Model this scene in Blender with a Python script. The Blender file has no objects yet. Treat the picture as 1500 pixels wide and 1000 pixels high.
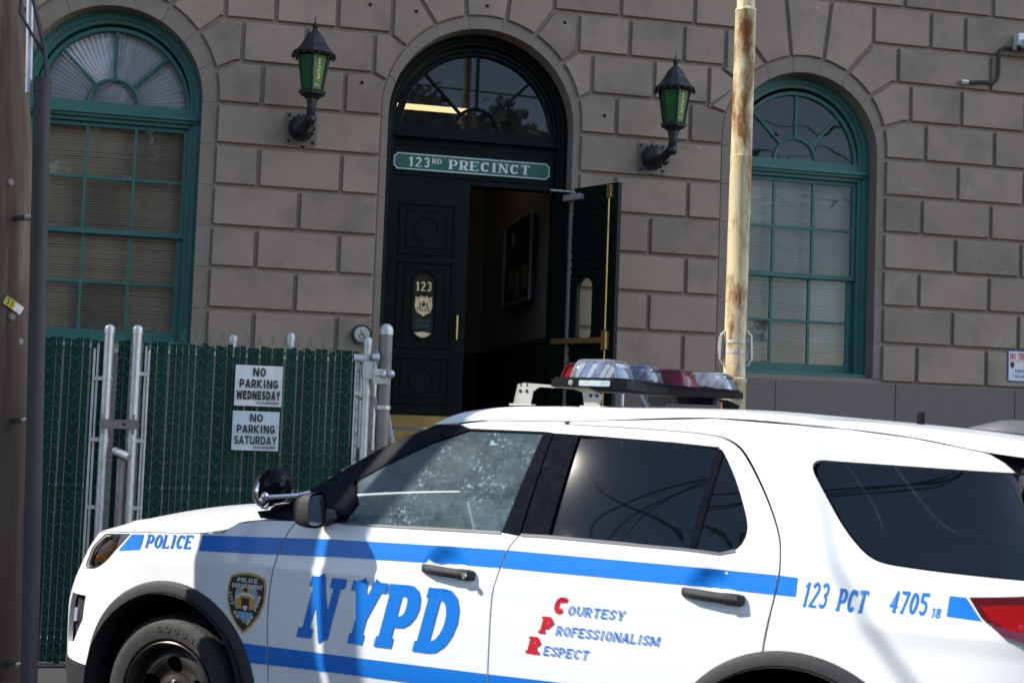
import bpy, bmesh, math, random
from mathutils import Vector, Matrix
from mathutils.geometry import delaunay_2d_cdt
random.seed(7)
S = bpy.context.scene
COL = S.collection

# ------------------------------------------------------------------ camera, sky, sun, exposure
PITCH, ROLL, EYE = math.radians(3.45), math.radians(2.1), 1.66
fw = Vector((0, math.cos(PITCH), math.sin(PITCH)))
r0 = Vector((1, 0, 0)); u0 = r0.cross(fw)
rt = r0*math.cos(ROLL) + u0*math.sin(ROLL)
up = -r0*math.sin(ROLL) + u0*math.cos(ROLL)
cd = bpy.data.cameras.new('camera'); cam = bpy.data.objects.new('camera', cd); COL.objects.link(cam)
cam.matrix_world = Matrix(((rt.x, up.x, -fw.x, 0), (rt.y, up.y, -fw.y, 0), (rt.z, up.z, -fw.z, EYE), (0, 0, 0, 1)))
cd.lens, cd.sensor_width, cd.clip_start, cd.clip_end = 48, 36, .1, 2000
cd.dof.use_dof = True; cd.dof.focus_distance = 8.6; cd.dof.aperture_fstop = 3.6
S.camera = cam

SUN_AZ, SUN_EL = math.radians(189), math.radians(42)   # direction TO the sun, measured from +X
sdir = Vector((math.cos(SUN_EL)*math.cos(SUN_AZ), math.cos(SUN_EL)*math.sin(SUN_AZ), math.sin(SUN_EL)))
W = bpy.data.worlds.new('World'); S.world = W; W.use_nodes = True
wn_ = W.node_tree.nodes; bg = wn_['Background']
sky = wn_.new('ShaderNodeTexSky'); sky.sky_type = 'NISHITA'; sky.sun_disc = False
sky.sun_elevation = SUN_EL; sky.sun_rotation = SUN_AZ - math.pi/2
sky.air_density = 1.0; sky.dust_density = .7; sky.ozone_density = 1.0
W.node_tree.links.new(sky.outputs[0], bg.inputs[0]); bg.inputs[1].default_value = .15
sl = bpy.data.lights.new('sun', 'SUN'); sl.energy = 4.3; sl.angle = math.radians(.53); sl.color = (1, .95, .87)
so = bpy.data.objects.new('sun', sl); COL.objects.link(so); so.rotation_euler = sdir.to_track_quat('Z', 'Y').to_euler()
so.location = (-20, -4, 20)
S.view_settings.view_transform = 'Standard'; S.view_settings.look = 'None'; S.view_settings.exposure = .95; S.view_settings.gamma = 1
S.view_settings.use_curve_mapping = False
S.render.engine = 'CYCLES'
S.cycles.max_bounces = 8; S.cycles.transparent_max_bounces = 16; S.cycles.caustics_reflective = False; S.cycles.caustics_refractive = False

# ------------------------------------------------------------------ materials
def mat(name, c, rough=.6, metal=0., c2=None, scale=6., detail=4., bump=0., bscale=40., coat=0., spec=.5, stretch=(1, 1, 1),
        rnd=0., c3=None, c3scale=1.2, c3lo=.55, c3hi=.7, emit=None, estr=0., trans=0., rough2=None, c4=None):
    m = bpy.data.materials.new(name); m.use_nodes = True; n = m.node_tree.nodes; L = m.node_tree.links
    b = n['Principled BSDF']; b.inputs['Base Color'].default_value = (*c, 1); b.inputs['Roughness'].default_value = rough
    b.inputs['Metallic'].default_value = metal; b.inputs['Coat Weight'].default_value = coat; b.inputs['Coat Roughness'].default_value = .03
    b.inputs['Specular IOR Level'].default_value = spec; b.inputs['Transmission Weight'].default_value = trans
    tc = n.new('ShaderNodeTexCoord'); mp = n.new('ShaderNodeMapping'); mp.inputs['Scale'].default_value = stretch
    L.new(tc.outputs['Object'], mp.inputs[0]); oi = n.new('ShaderNodeObjectInfo')
    off = n.new('ShaderNodeVectorMath'); off.operation = 'ADD'; sc_ = n.new('ShaderNodeVectorMath'); sc_.operation = 'SCALE'
    L.new(oi.outputs['Location'], sc_.inputs[0]); sc_.inputs['Scale'].default_value = 3.7
    L.new(mp.outputs[0], off.inputs[0]); L.new(sc_.outputs[0], off.inputs[1]); vec = off.outputs[0]
    col = None
    if c2:
        t = n.new('ShaderNodeTexNoise'); t.inputs['Scale'].default_value = scale; t.inputs['Detail'].default_value = detail
        t.inputs['Roughness'].default_value = .65; L.new(vec, t.inputs['Vector'])
        r = n.new('ShaderNodeMapRange'); r.inputs[1].default_value = .3; r.inputs[2].default_value = .7; L.new(t.outputs['Fac'], r.inputs[0])
        x = n.new('ShaderNodeMix'); x.data_type = 'RGBA'; x.inputs[6].default_value = (*c, 1); x.inputs[7].default_value = (*c2, 1)
        L.new(r.outputs[0], x.inputs[0]); col = x.outputs[2]
        if rough2 is not None:
            rr = n.new('ShaderNodeMapRange'); rr.inputs[3].default_value = rough; rr.inputs[4].default_value = rough2
            L.new(r.outputs[0], rr.inputs[0]); L.new(rr.outputs[0], b.inputs['Roughness'])
    if c3:
        t = n.new('ShaderNodeTexNoise'); t.inputs['Scale'].default_value = c3scale; t.inputs['Detail'].default_value = 8
        t.inputs['Roughness'].default_value = .7; L.new(vec, t.inputs['Vector'])
        r = n.new('ShaderNodeMapRange'); r.inputs[1].default_value = c3lo; r.inputs[2].default_value = c3hi; L.new(t.outputs['Fac'], r.inputs[0])
        x = n.new('ShaderNodeMix'); x.data_type = 'RGBA'; x.inputs[7].default_value = (*c3, 1)
        if col: L.new(col, x.inputs[6])
        else: x.inputs[6].default_value = (*c, 1)
        L.new(r.outputs[0], x.inputs[0]); col = x.outputs[2]
    if c4:
        t = n.new('ShaderNodeTexNoise'); t.inputs['Scale'].default_value = 4.5; t.inputs['Detail'].default_value = 3; t.inputs['Distortion'].default_value = .6
        L.new(vec, t.inputs['Vector'])
        r = n.new('ShaderNodeMapRange'); r.inputs[1].default_value = .70; r.inputs[2].default_value = .76; r.inputs[4].default_value = .55; L.new(t.outputs['Fac'], r.inputs[0])
        x = n.new('ShaderNodeMix'); x.data_type = 'RGBA'; L.new(col, x.inputs[6]); x.inputs[7].default_value = (*c4, 1); L.new(r.outputs[0], x.inputs[0]); col = x.outputs[2]
    if rnd and col:
        h = n.new('ShaderNodeHueSaturation'); r = n.new('ShaderNodeMapRange'); r.inputs[3].default_value = 1-rnd; r.inputs[4].default_value = 1+rnd
        L.new(oi.outputs['Random'], r.inputs[0]); L.new(r.outputs[0], h.inputs['Value']); L.new(col, h.inputs['Color']); col = h.outputs[0]
    if col: L.new(col, b.inputs['Base Color'])
    if bump:
        t = n.new('ShaderNodeTexNoise'); t.inputs['Scale'].default_value = bscale; t.inputs['Detail'].default_value = 6; L.new(vec, t.inputs['Vector'])
        bm_ = n.new('ShaderNodeBump'); bm_.inputs['Strength'].default_value = bump; bm_.inputs['Distance'].default_value = .01
        L.new(t.outputs['Fac'], bm_.inputs['Height']); L.new(bm_.outputs[0], b.inputs['Normal'])
    if emit: b.inputs['Emission Color'].default_value = (*emit, 1); b.inputs['Emission Strength'].default_value = estr
    return m

def glass(name, tint=(1, 1, 1), ior=1.5, dusthaze=0., hazecol=(.5, .5, .48), wave=0., dscale=7., rough=.0, boost=1., sheen=0., srough=.2, speck=0.):
    """thin pane: fresnel mix of see-through and mirror, with a dusty film that also carries painted haze"""
    m = bpy.data.materials.new(name); m.use_nodes = True; n = m.node_tree.nodes; L = m.node_tree.links
    n.remove(n['Principled BSDF']); out = n['Material Output']
    fr = n.new('ShaderNodeFresnel'); fr.inputs[0].default_value = ior
    tr = n.new('ShaderNodeBsdfTransparent'); tr.inputs[0].default_value = (*tint, 1)
    gl = n.new('ShaderNodeBsdfGlossy'); gl.inputs['Roughness'].default_value = rough
    tc = n.new('ShaderNodeTexCoord')
    if wave:
        t = n.new('ShaderNodeTexNoise'); t.inputs['Scale'].default_value = 2.2; t.inputs['Detail'].default_value = 1; L.new(tc.outputs['Object'], t.inputs['Vector'])
        bm_ = n.new('ShaderNodeBump'); bm_.inputs['Strength'].default_value = wave; bm_.inputs['Distance'].default_value = .1
        L.new(t.outputs['Fac'], bm_.inputs['Height']); L.new(bm_.outputs[0], gl.inputs['Normal'])
    f2 = n.new('ShaderNodeMath'); f2.operation = 'MULTIPLY'; f2.inputs[1].default_value = boost; f2.use_clamp = True; L.new(fr.outputs[0], f2.inputs[0])
    mx = n.new('ShaderNodeMixShader'); L.new(f2.outputs[0], mx.inputs[0]); L.new(tr.outputs[0], mx.inputs[1]); L.new(gl.outputs[0], mx.inputs[2])
    res = mx.outputs[0]
    if dusthaze:
        df = n.new('ShaderNodeBsdfDiffuse'); df.inputs[0].default_value = (*hazecol, 1)
        t = n.new('ShaderNodeTexNoise'); t.inputs['Scale'].default_value = dscale; t.inputs['Detail'].default_value = 7; t.inputs['Roughness'].default_value = .72
        L.new(tc.outputs['Object'], t.inputs['Vector'])
        r = n.new('ShaderNodeMapRange'); r.inputs[1].default_value = .35; r.inputs[2].default_value = .75; r.inputs[3].default_value = dusthaze*.45; r.inputs[4].default_value = dusthaze*1.9
        L.new(t.outputs['Fac'], r.inputs[0])
        if speck:
            t2 = n.new('ShaderNodeTexNoise'); t2.inputs['Scale'].default_value = 55; t2.inputs['Detail'].default_value = 3; L.new(tc.outputs['Object'], t2.inputs['Vector'])
            r2 = n.new('ShaderNodeMapRange'); r2.inputs[1].default_value = .57; r2.inputs[2].default_value = .74; r2.inputs[4].default_value = speck; L.new(t2.outputs['Fac'], r2.inputs[0])
            t3 = n.new('ShaderNodeTexNoise'); t3.inputs['Scale'].default_value = 5; L.new(tc.outputs['Object'], t3.inputs['Vector'])
            r3 = n.new('ShaderNodeMapRange'); r3.inputs[1].default_value = .42; r3.inputs[2].default_value = .62; L.new(t3.outputs['Fac'], r3.inputs[0])
            mm_ = n.new('ShaderNodeMath'); mm_.operation = 'MULTIPLY_ADD'; L.new(r2.outputs[0], mm_.inputs[0]); L.new(r3.outputs[0], mm_.inputs[1]); L.new(r.outputs[0], mm_.inputs[2]); r = mm_
        m2 = n.new('ShaderNodeMixShader'); L.new(r.outputs[0], m2.inputs[0]); L.new(res, m2.inputs[1]); L.new(df.outputs[0], m2.inputs[2]); res = m2.outputs[0]
    if sheen:
        g2 = n.new('ShaderNodeBsdfGlossy'); g2.inputs['Roughness'].default_value = srough; g2.inputs[0].default_value = (1, .98, .95, 1)
        m3 = n.new('ShaderNodeMixShader'); m3.inputs[0].default_value = sheen; L.new(res, m3.inputs[1]); L.new(g2.outputs[0], m3.inputs[2]); res = m3.outputs[0]
    L.new(res, out.inputs[0])
    return m

M = {}
M['stone'] = mat('stone', (.335, .254, .188), .85, c2=(.275, .21, .155), scale=1.6, detail=8, bump=.3, bscale=90, rnd=.13, c3=(.17, .135, .11), c3scale=1.6, c3lo=.5, c3hi=.85, c4=(.42, .37, .32))
M['joint'] = mat('joint_stone', (.29, .226, .174), .9, c2=(.24, .187, .143), scale=5, bump=.4, bscale=60)
M['band'] = mat('band_stone', (.27, .212, .165), .85, c2=(.215, .17, .132), scale=3, detail=8, bump=.3, bscale=80)
M['plinth'] = mat('granite', (.20, .165, .135), .8, c2=(.135, .112, .092), scale=60, detail=5, bump=.3, bscale=120, rnd=.05, c3=(.17, .15, .13), c3scale=1.5)
M['green'] = mat('teal_paint', (.035, .15, .12), .5, c2=(.026, .115, .093), scale=3, detail=8, bump=.35, bscale=45, c3=(.012, .04, .035), c3scale=14, c3lo=.66, c3hi=.74)
M['doorpaint'] = mat('dark_green_gloss_paint', (.004, .0078, .0065), .42, c2=(.006, .010, .009), scale=3, bump=.15, bscale=20, spec=.10)
M['white'] = mat('white_car_paint', (.80, .81, .82), .28, c2=(.77, .775, .78), scale=2, detail=6, coat=.45, spec=.35)
M['blue'] = mat('blue_stripe_film', (.008, .17, .62), .35, c2=(.010, .18, .64), coat=.1, spec=.3)
M['red'] = mat('red_film', (.55, .01, .02), .4)
M['blackgloss'] = mat('black_gloss_pillar', (.003, .003, .005), .10, c2=(.008, .008, .012), scale=30, detail=8, coat=.0, spec=.14)
M['cladding'] = mat('black_plastic', (.017, .017, .019), .62, c2=(.013, .013, .015), bump=.3, bscale=250)
M['darkvoid'] = mat('dark_cavity', (.008, .008, .009), .9)
M['rubber'] = mat('tyre_rubber', (.020, .019, .018), .75, c2=(.033, .031, .028), scale=9, detail=6, bump=.2, bscale=80)
M['rubbertext'] = mat('raised_rubber', (.045, .043, .04), .6)
M['steelblack'] = mat('black_steel_wheel', (.035, .028, .024), .3, c2=(.05, .04, .033), scale=7, metal=.3)
M['chrome'] = mat('chrome', (.75, .75, .77), .12, 1.)
M['alu'] = mat('cast_aluminium', (.52, .5, .46), .5, .35, c2=(.42, .4, .36), scale=20)
M['galv'] = mat('galvanised_steel', (.58, .58, .57), .45, .6, c2=(.42, .42, .42), scale=14, detail=6, bump=.15, bscale=60, c3=(.17, .14, .11), c3scale=8, c3lo=.66, c3hi=.8)
M['galvold'] = mat('weathered_pipe', (.24, .215, .19), .6, .5, c2=(.17, .15, .13), scale=6, detail=8, bump=.2, bscale=60)
M['slat'] = mat('green_slat', (.003, .036, .024), .6, c2=(.002, .018, .013), scale=2, rnd=.18, stretch=(1, 1, .3), spec=.2)
M['wire'] = mat('green_vinyl_wire', (.008, .13, .08), .4)
M['brass'] = mat('brass', (.62, .42, .14), .35, .9, c2=(.35, .24, .09), scale=5, detail=6)
M['iron'] = mat('black_cast_iron', (.008, .009, .010), .5, c2=(.012, .012, .013), bump=.5, bscale=35)
M['lampglass'] = mat('green_lamp_glass', (.004, .11, .018), .35, c2=(.003, .08, .012), spec=.2)
M['lampglass_lit'] = mat('lit_green_lamp_glass', (.10, .19, .065), .4, spec=.2)  # lighter copy of the green glass, light painted into the colour
M['cream'] = mat('cream_film', (.82, .62, .30), .5)
M['signgreen'] = mat('sign_green', (.01, .11, .062), .45)
M['signwhite'] = mat('sign_white', (.72, .72, .70), .5)
M['paper'] = mat('paper_sign', (.62, .63, .63), .6, c2=(.55, .57, .58), scale=4)
M['paper2'] = mat('wet_paper_sign', (.48, .58, .60), .6, c2=(.42, .52, .55), scale=4)
M['ink'] = mat('black_ink', (.015, .015, .018), .6)
M['rustpole'] = mat('cream_paint', (.64, .54, .34), .45, c2=(.56, .46, .27), scale=4, stretch=(1, 1, .35), c3=(.20, .075, .018), c3scale=6, c3lo=.46, c3hi=.60, bump=.3, bscale=50)
M['wood'] = mat('weathered_pole_wood', (.135, .094, .064), .9, c2=(.045, .031, .021), scale=14, detail=12, stretch=(1, 1, .035), bump=.9, bscale=14, c3=(.20, .15, .105), c3scale=11, c3lo=.58, c3hi=.72)
M['conduit'] = mat('grey_conduit', (.045, .042, .04), .7, c2=(.032, .03, .028), scale=4)
M['asphalt'] = mat('asphalt', (.045, .043, .04), .9, c2=(.028, .027, .025), scale=3, detail=10, bump=.8, bscale=180)
M['concrete'] = mat('sidewalk_concrete', (.15, .14, .125), .9, c2=(.10, .095, .085), scale=2.5, detail=9, bump=.4, bscale=120)
M['brickred'] = mat('brick', (.16, .07, .05), .9, c2=(.12, .05, .035), scale=20, rnd=.2, bump=.4, bscale=80)
M['brickdark'] = mat('dark_brick', (.10, .052, .04), .9, c2=(.07, .038, .03), scale=20, rnd=.25, bump=.4, bscale=80)
M['mortar'] = mat('mortar', (.2, .185, .165), .95)
M['blind'] = mat('aluminium_blind', (.60, .47, .35), .5, c2=(.52, .40, .30), scale=3)
M['blind2'] = mat('pale_blind', (.80, .76, .66), .5, c2=(.72, .68, .6), scale=3)
M['pleat'] = mat('pleated_shade', (.80, .74, .80), .8, c2=(.7, .65, .7), scale=5)
M['room'] = mat('room_plaster', (.26, .235, .20), .85, c2=(.22, .2, .17), scale=2)
M['roomwood'] = mat('dark_wood', (.035, .02, .012), .5, c2=(.025, .014, .009), scale=6)
M['tube'] = mat('lit_fluorescent_cover', (.8, .75, .6), .5, emit=(1, .74, .38), estr=1.1)
M['navy'] = mat('navy_cloth', (.012, .018, .06), .8)
M['gold'] = mat('gold_yellow', (.62, .33, .03), .5)
M['badgeblack'] = mat('badge_black', (.012, .012, .016), .45)
M['skyblue'] = mat('badge_light_blue', (.18, .38, .62), .45)
M['amber'] = mat('amber_reflector', (.95, .33, .01), .25, coat=1., emit=(1, .3, .02), estr=.0)
M['redlens'] = mat('red_lens', (.30, .003, .008), .12, coat=1.)
M['darkredlens'] = mat('dark_red_lens', (.09, .004, .01), .1, coat=1.)
M['clearhard'] = mat('silver_reflector', (.7, .72, .78), .18, .9, c2=(.35, .4, .55), scale=30)
M['bluecell'] = mat('blue_lamp_cell', (.10, .16, .42), .15, .6)
M['facade'] = mat('tan_render', (.34, .25, .16), .9, c2=(.28, .2, .13), scale=1)
M['trim'] = mat('satin_trim', (.10, .10, .105), .4, .3)
M['traymat'] = mat('matt_black_tray', (.004, .004, .005), .7, spec=.2)
M['seat'] = mat('black_seat_vinyl', (.014, .014, .016), .6)
M['foliage'] = mat('foliage', (.035, .06, .018), .7, c2=(.06, .085, .025), scale=3, rnd=.2)
M['bark'] = mat('bark', (.09, .07, .05), .95, c2=(.06, .045, .03), scale=8)
M['grey'] = mat('grey_metal', (.3, .31, .33), .5, .2)
M['yellow'] = mat('yellow_tag', (.75, .62, .02), .5)
M['bluefilm'] = mat('pale_blue_ink', (.02, .09, .33), .5)
M['pane'] = glass('window_glass', (.93, .95, .93), 1.5, dusthaze=.03, wave=.06)
M['panedoor'] = glass('door_glass', (.6, .6, .55), 1.5, dusthaze=.03, wave=.0)
M['carglass'] = glass('car_side_glass', (.80, .88, .85), 1.5, dusthaze=.09, hazecol=(.42, .64, .72), dscale=9, sheen=.004, speck=.45)  # dusty film; its blue tint and specks stand in for bright reflections
M['tintglass'] = glass('tinted_car_glass', (.05, .055, .07), 1.55, dusthaze=.0015, rough=.02, boost=1.25, sheen=.014, srough=.11)
M['lensclear'] = glass('clear_lens', (.92, .93, .95), 1.5, boost=1.6)
M['lensdome'] = glass('clear_dome_lens', (.86, .88, .93), 1.5, boost=2.0, dusthaze=.16, hazecol=(.62, .68, .82), dscale=14, rough=.05)  # bluish haze painted in to brighten the dome lens
M['lensred'] = glass('red_dome_lens', (.80, .03, .06), 1.5, boost=1.4, dusthaze=.10, hazecol=(.6, .01, .03))

# ------------------------------------------------------------------ mesh helpers
class MB:
    def __init__(s): s.v = []; s.f = []; s.mi = []
    def quad(s, a, b, c, d, mi=0):
        i = len(s.v); s.v += [a, b, c, d]; s.f.append((i, i+1, i+2, i+3)); s.mi.append(mi)
    def box(s, x0, x1, y0, y1, z0, z1, mi=0, bev=0.):
        i = len(s.v)
        if bev <= 0:
            s.v += [(x0,y0,z0),(x1,y0,z0),(x1,y1,z0),(x0,y1,z0),(x0,y0,z1),(x1,y0,z1),(x1,y1,z1),(x0,y1,z1)]
            for q in ((0,3,2,1),(4,5,6,7),(0,1,5,4),(1,2,6,5),(2,3,7,6),(3,0,4,7)): s.f.append(tuple(i+k for k in q)); s.mi.append(mi)
        else:
            b = bev
            s.prism([(x0+b,z0),(x1-b,z0),(x1,z0+b),(x1,z1-b),(x1-b,z1),(x0+b,z1),(x0,z1-b),(x0,z0+b)], y0, y1, mi)
    def prism(s, pts, y0, y1, mi=0, axis='y'):
        """polygon (a,b) extruded along an axis"""
        n = len(pts); i = len(s.v)
        for yy in (y0, y1):
            for a, b in pts:
                s.v.append((a, yy, b) if axis == 'y' else ((yy, a, b) if axis == 'x' else (a, b, yy)))
        s.f.append(tuple(range(i, i+n))); s.f.append(tuple(range(i+2*n-1, i+n-1, -1))); s.mi += [mi, mi]
        for k in range(n):
            j = (k+1) % n; s.f.append((i+k, i+n+k, i+n+j, i+j)); s.mi.append(mi)
    def tube(s, pts, r, n=8, mi=0, cap=True, r2=None):
        pts = [Vector(p) for p in pts]; i0 = len(s.v); N = len(pts)
        for k, p in enumerate(pts):
            d = (pts[min(k+1, N-1)]-pts[max(k-1, 0)]).normalized()
            a = d.orthogonal() if k == 0 else (pa - d*pa.dot(d))
            a.normalize(); pa = a; b = d.cross(a)
            rr = r if r2 is None else r+(r2-r)*k/(N-1)
            for j in range(n):
                t = 2*math.pi*j/n; s.v.append(tuple(p+(a*math.cos(t)+b*math.sin(t))*rr))
        for k in range(N-1):
            for j in range(n):
                q = i0+k*n; s.f.append((q+j, q+(j+1) % n, q+n+(j+1) % n, q+n+j)); s.mi.append(mi)
        if cap:
            s.f.append(tuple(i0+j for j in range(n))[::-1]); s.f.append(tuple(i0+(N-1)*n+j for j in range(n))); s.mi += [mi, mi]
    def lathe(s, prof, n=24, o=(0, 0, 0), axis='z', mi=0, a0=0., a1=2*math.pi, phase=0.):
        i0 = len(s.v); full = abs(a1-a0-2*math.pi) < 1e-6; m = n if full else n+1
        for r, h in prof:
            for j in range(m):
                t = a0+(a1-a0)*j/n+phase; c, q = r*math.cos(t), r*math.sin(t)
                p = (c, q, h) if axis == 'z' else ((c, h, q) if axis == 'y' else (h, c, q))
                s.v.append((p[0]+o[0], p[1]+o[1], p[2]+o[2]))
        for k in range(len(prof)-1):
            for j in range(n):
                a = i0+k*m+j; b = i0+k*m+(j+1) % m; s.f.append((a, b, b+m, a+m)); s.mi.append(mi)
    def ball(s, c, r, n=12, mi=0, sq=(1, 1, 1)):
        prof = [(max(1e-4, r*math.sin(math.pi*k/n)), -r*math.cos(math.pi*k/n)) for k in range(n+1)]
        i = len(s.v); s.lathe(prof, 2*n, mi=mi)
        for k in range(i, len(s.v)): s.v[k] = tuple(c[q]+s.v[k][q]*sq[q] for q in range(3))
    def strip(s, path, prof, closed=False, mi=0, caps=True):
        """sweep a profile [(inward, y)] along a path in the x/z plane; path entries ((x,z),(nx,nz))"""
        i = len(s.v); n = len(prof); N = len(path)
        for (p, nn) in path:
            for (d, y) in prof: s.v.append((p[0]+nn[0]*d, y, p[1]+nn[1]*d))
        for k in range(N if closed else N-1):
            a = i+k*n; b = i+((k+1) % N)*n
            for j in range(n-1): s.f.append((a+j, a+j+1, b+j+1, b+j)); s.mi.append(mi)
    def build(s, name, mats, parent=None, smooth=False, loc=None, rot=None, label=None):
        me = bpy.data.meshes.new(name); me.from_pydata([tuple(v) for v in s.v], [], s.f)
        if not isinstance(mats, (list, tuple)): mats = [mats]
        for m in mats: me.materials.append(M[m] if isinstance(m, str) else m)
        if len(mats) > 1: me.polygons.foreach_set('material_index', s.mi)
        bm = bmesh.new(); bm.from_mesh(me); bmesh.ops.recalc_face_normals(bm, faces=bm.faces); bm.to_mesh(me); bm.free()
        if smooth:
            me.polygons.foreach_set('use_smooth', [True]*len(me.polygons))
            try: me.set_sharp_from_angle(angle=math.radians(38))
            except Exception: pass
        me.update(); return link(name, me, parent, loc, rot, label)

def link(name, me, parent=None, loc=None, rot=None, label=None):
    o = bpy.data.objects.new(name, me); COL.objects.link(o)
    if parent: o.parent = parent
    if loc: o.location = loc
    if rot: o.rotation_euler = rot
    if label: o['label'] = label
    return o
def tag(o, label, cat, group=None, kind=None):
    if label: o['label'] = label
    if cat: o['category'] = cat
    if group: o['group'] = group
    if kind: o['kind'] = kind
    return o
def thing(name, label, cat, loc=(0, 0, 0), rz=0., group=None):
    o = bpy.data.objects.new(name, None); COL.objects.link(o); o.location = loc; o.rotation_euler = (0, 0, rz); o.empty_display_size = .2
    return tag(o, label, cat, group)
def copy_tree(o, parent=None):
    c = o.copy(); COL.objects.link(c); c.parent = parent
    for ch in o.children: copy_tree(ch, c)
    return c

def dens(poly, step):
    out = []
    for k in range(len(poly)):
        a = poly[k]; b = poly[(k+1) % len(poly)]; L = math.hypot(b[0]-a[0], b[1]-a[1]); n = max(1, int(math.ceil(L/step)))
        for j in range(n): out.append((a[0]+(b[0]-a[0])*j/n, a[1]+(b[1]-a[1])*j/n))
    return out
def inside(p, poly):
    x, y = p; c = False; n = len(poly); j = n-1
    for i in range(n):
        xi, yi = poly[i]; xj, yj = poly[j]
        if (yi > y) != (yj > y) and x < (xj-xi)*(y-yi)/(yj-yi)+xi: c = not c
        j = i
    return c
def rpoly(pts, r, n=5):
    """round the corners of a polygon; r is one radius or one per corner"""
    out = []; N = len(pts)
    for k in range(N):
        rr = r[k] if isinstance(r, (list, tuple)) else r
        p = Vector(pts[k]); a = Vector(pts[k-1])-p; b = Vector(pts[(k+1) % N])-p
        if rr <= 0: out.append(tuple(p)); continue
        la, lb = a.length, b.length; a.normalize(); b.normalize(); d = min(rr, la*.48, lb*.48)
        A = p+a*d; B = p+b*d
        for j in range(n+1):
            t = j/n; out.append(tuple(A*(1-t)**2+p*2*t*(1-t)+B*t*t))
    return out
def area(p): return .5*sum(p[i-1][0]*p[i][1]-p[i][0]*p[i-1][1] for i in range(len(p)))
def ccw(p): return list(p) if area(p) > 0 else list(p)[::-1]

def tri2d(polys, holes=(), grid=None, clip=None, step=None):
    """union of polygons minus holes, clipped to polygon clip, triangulated (with interior grid points)"""
    V = []; F = []
    def add(p):
        if step: p = dens(p, step)
        p = ccw(p); i = len(V); V.extend(Vector(q) for q in p); F.append(list(range(i, i+len(p))))
    for p in polys: add(p)
    nP = len(F)
    for p in holes: add(p)
    nH = len(F)
    if clip: add(clip)
    if grid:
        xs = [p[0] for q in polys for p in q]; ys = [p[1] for q in polys for p in q]
        x0, x1, y0, y1 = min(xs), max(xs), min(ys), max(ys); gx = grid; 
        i0 = int(x0/gx); 
        x = (i0-1)*gx
        row = 0
        while x < x1:
            y = (int(y0/gx)-1)*gx
            while y < y1:
                if x0 < x < x1 and y0 < y < y1 and any(inside((x, y), q) for q in polys): V.append(Vector((x+.0007, y+.0004)))
                y += gx
            x += gx
    r = delaunay_2d_cdt(V, [], F, 1, 1e-6)
    vo, fo, ff = r[0], r[2], r[5]
    out = []
    for f, og in zip(fo, ff):
        if not any(k < nP for k in og): continue
        if any(nP <= k < nH for k in og): continue
        if clip and not any(k >= nH for k in og): continue
        out.append(list(f))
    return [tuple(v) for v in vo], out

def surf(name, tri, fn, mats, parent, lip=0., lipfn=None, smooth=True, label=None):
    """map a 2D triangulation through fn((a,b)) -> xyz; optional returned edge (lip) so panels have thickness"""
    vo, fo = tri; used = sorted({i for f in fo for i in f}); mp = {u: k for k, u in enumerate(used)}
    vs = [fn(vo[u]) for u in used]; fs = [tuple(mp[i] for i in f) for f in fo]
    if lip:
        cnt = {}
        for f in fs:
            for k in range(len(f)):
                e = (f[k], f[(k+1) % len(f)]); ke = (min(e), max(e)); cnt.setdefault(ke, []).append(e)
        dup = {}
        for ke, es in list(cnt.items()):
            if len(es) == 1:
                a, b = es[0]
                for q in (a, b):
                    if q not in dup: dup[q] = len(vs); vs.append(lipfn(vo[used[q]], lip))
                fs.append((b, a, dup[a], dup[b]))
    me = bpy.data.meshes.new(name); me.from_pydata(vs, [], fs)
    me.materials.append(M[mats])
    bm = bmesh.new(); bm.from_mesh(me); bmesh.ops.recalc_face_normals(bm, faces=bm.faces); bm.to_mesh(me); bm.free()
    if smooth:
        me.polygons.foreach_set('use_smooth', [True]*len(me.polygons))
        me.set_sharp_from_angle(angle=math.radians(40))
    me.update(); return link(name, me, parent, label=label)

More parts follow.
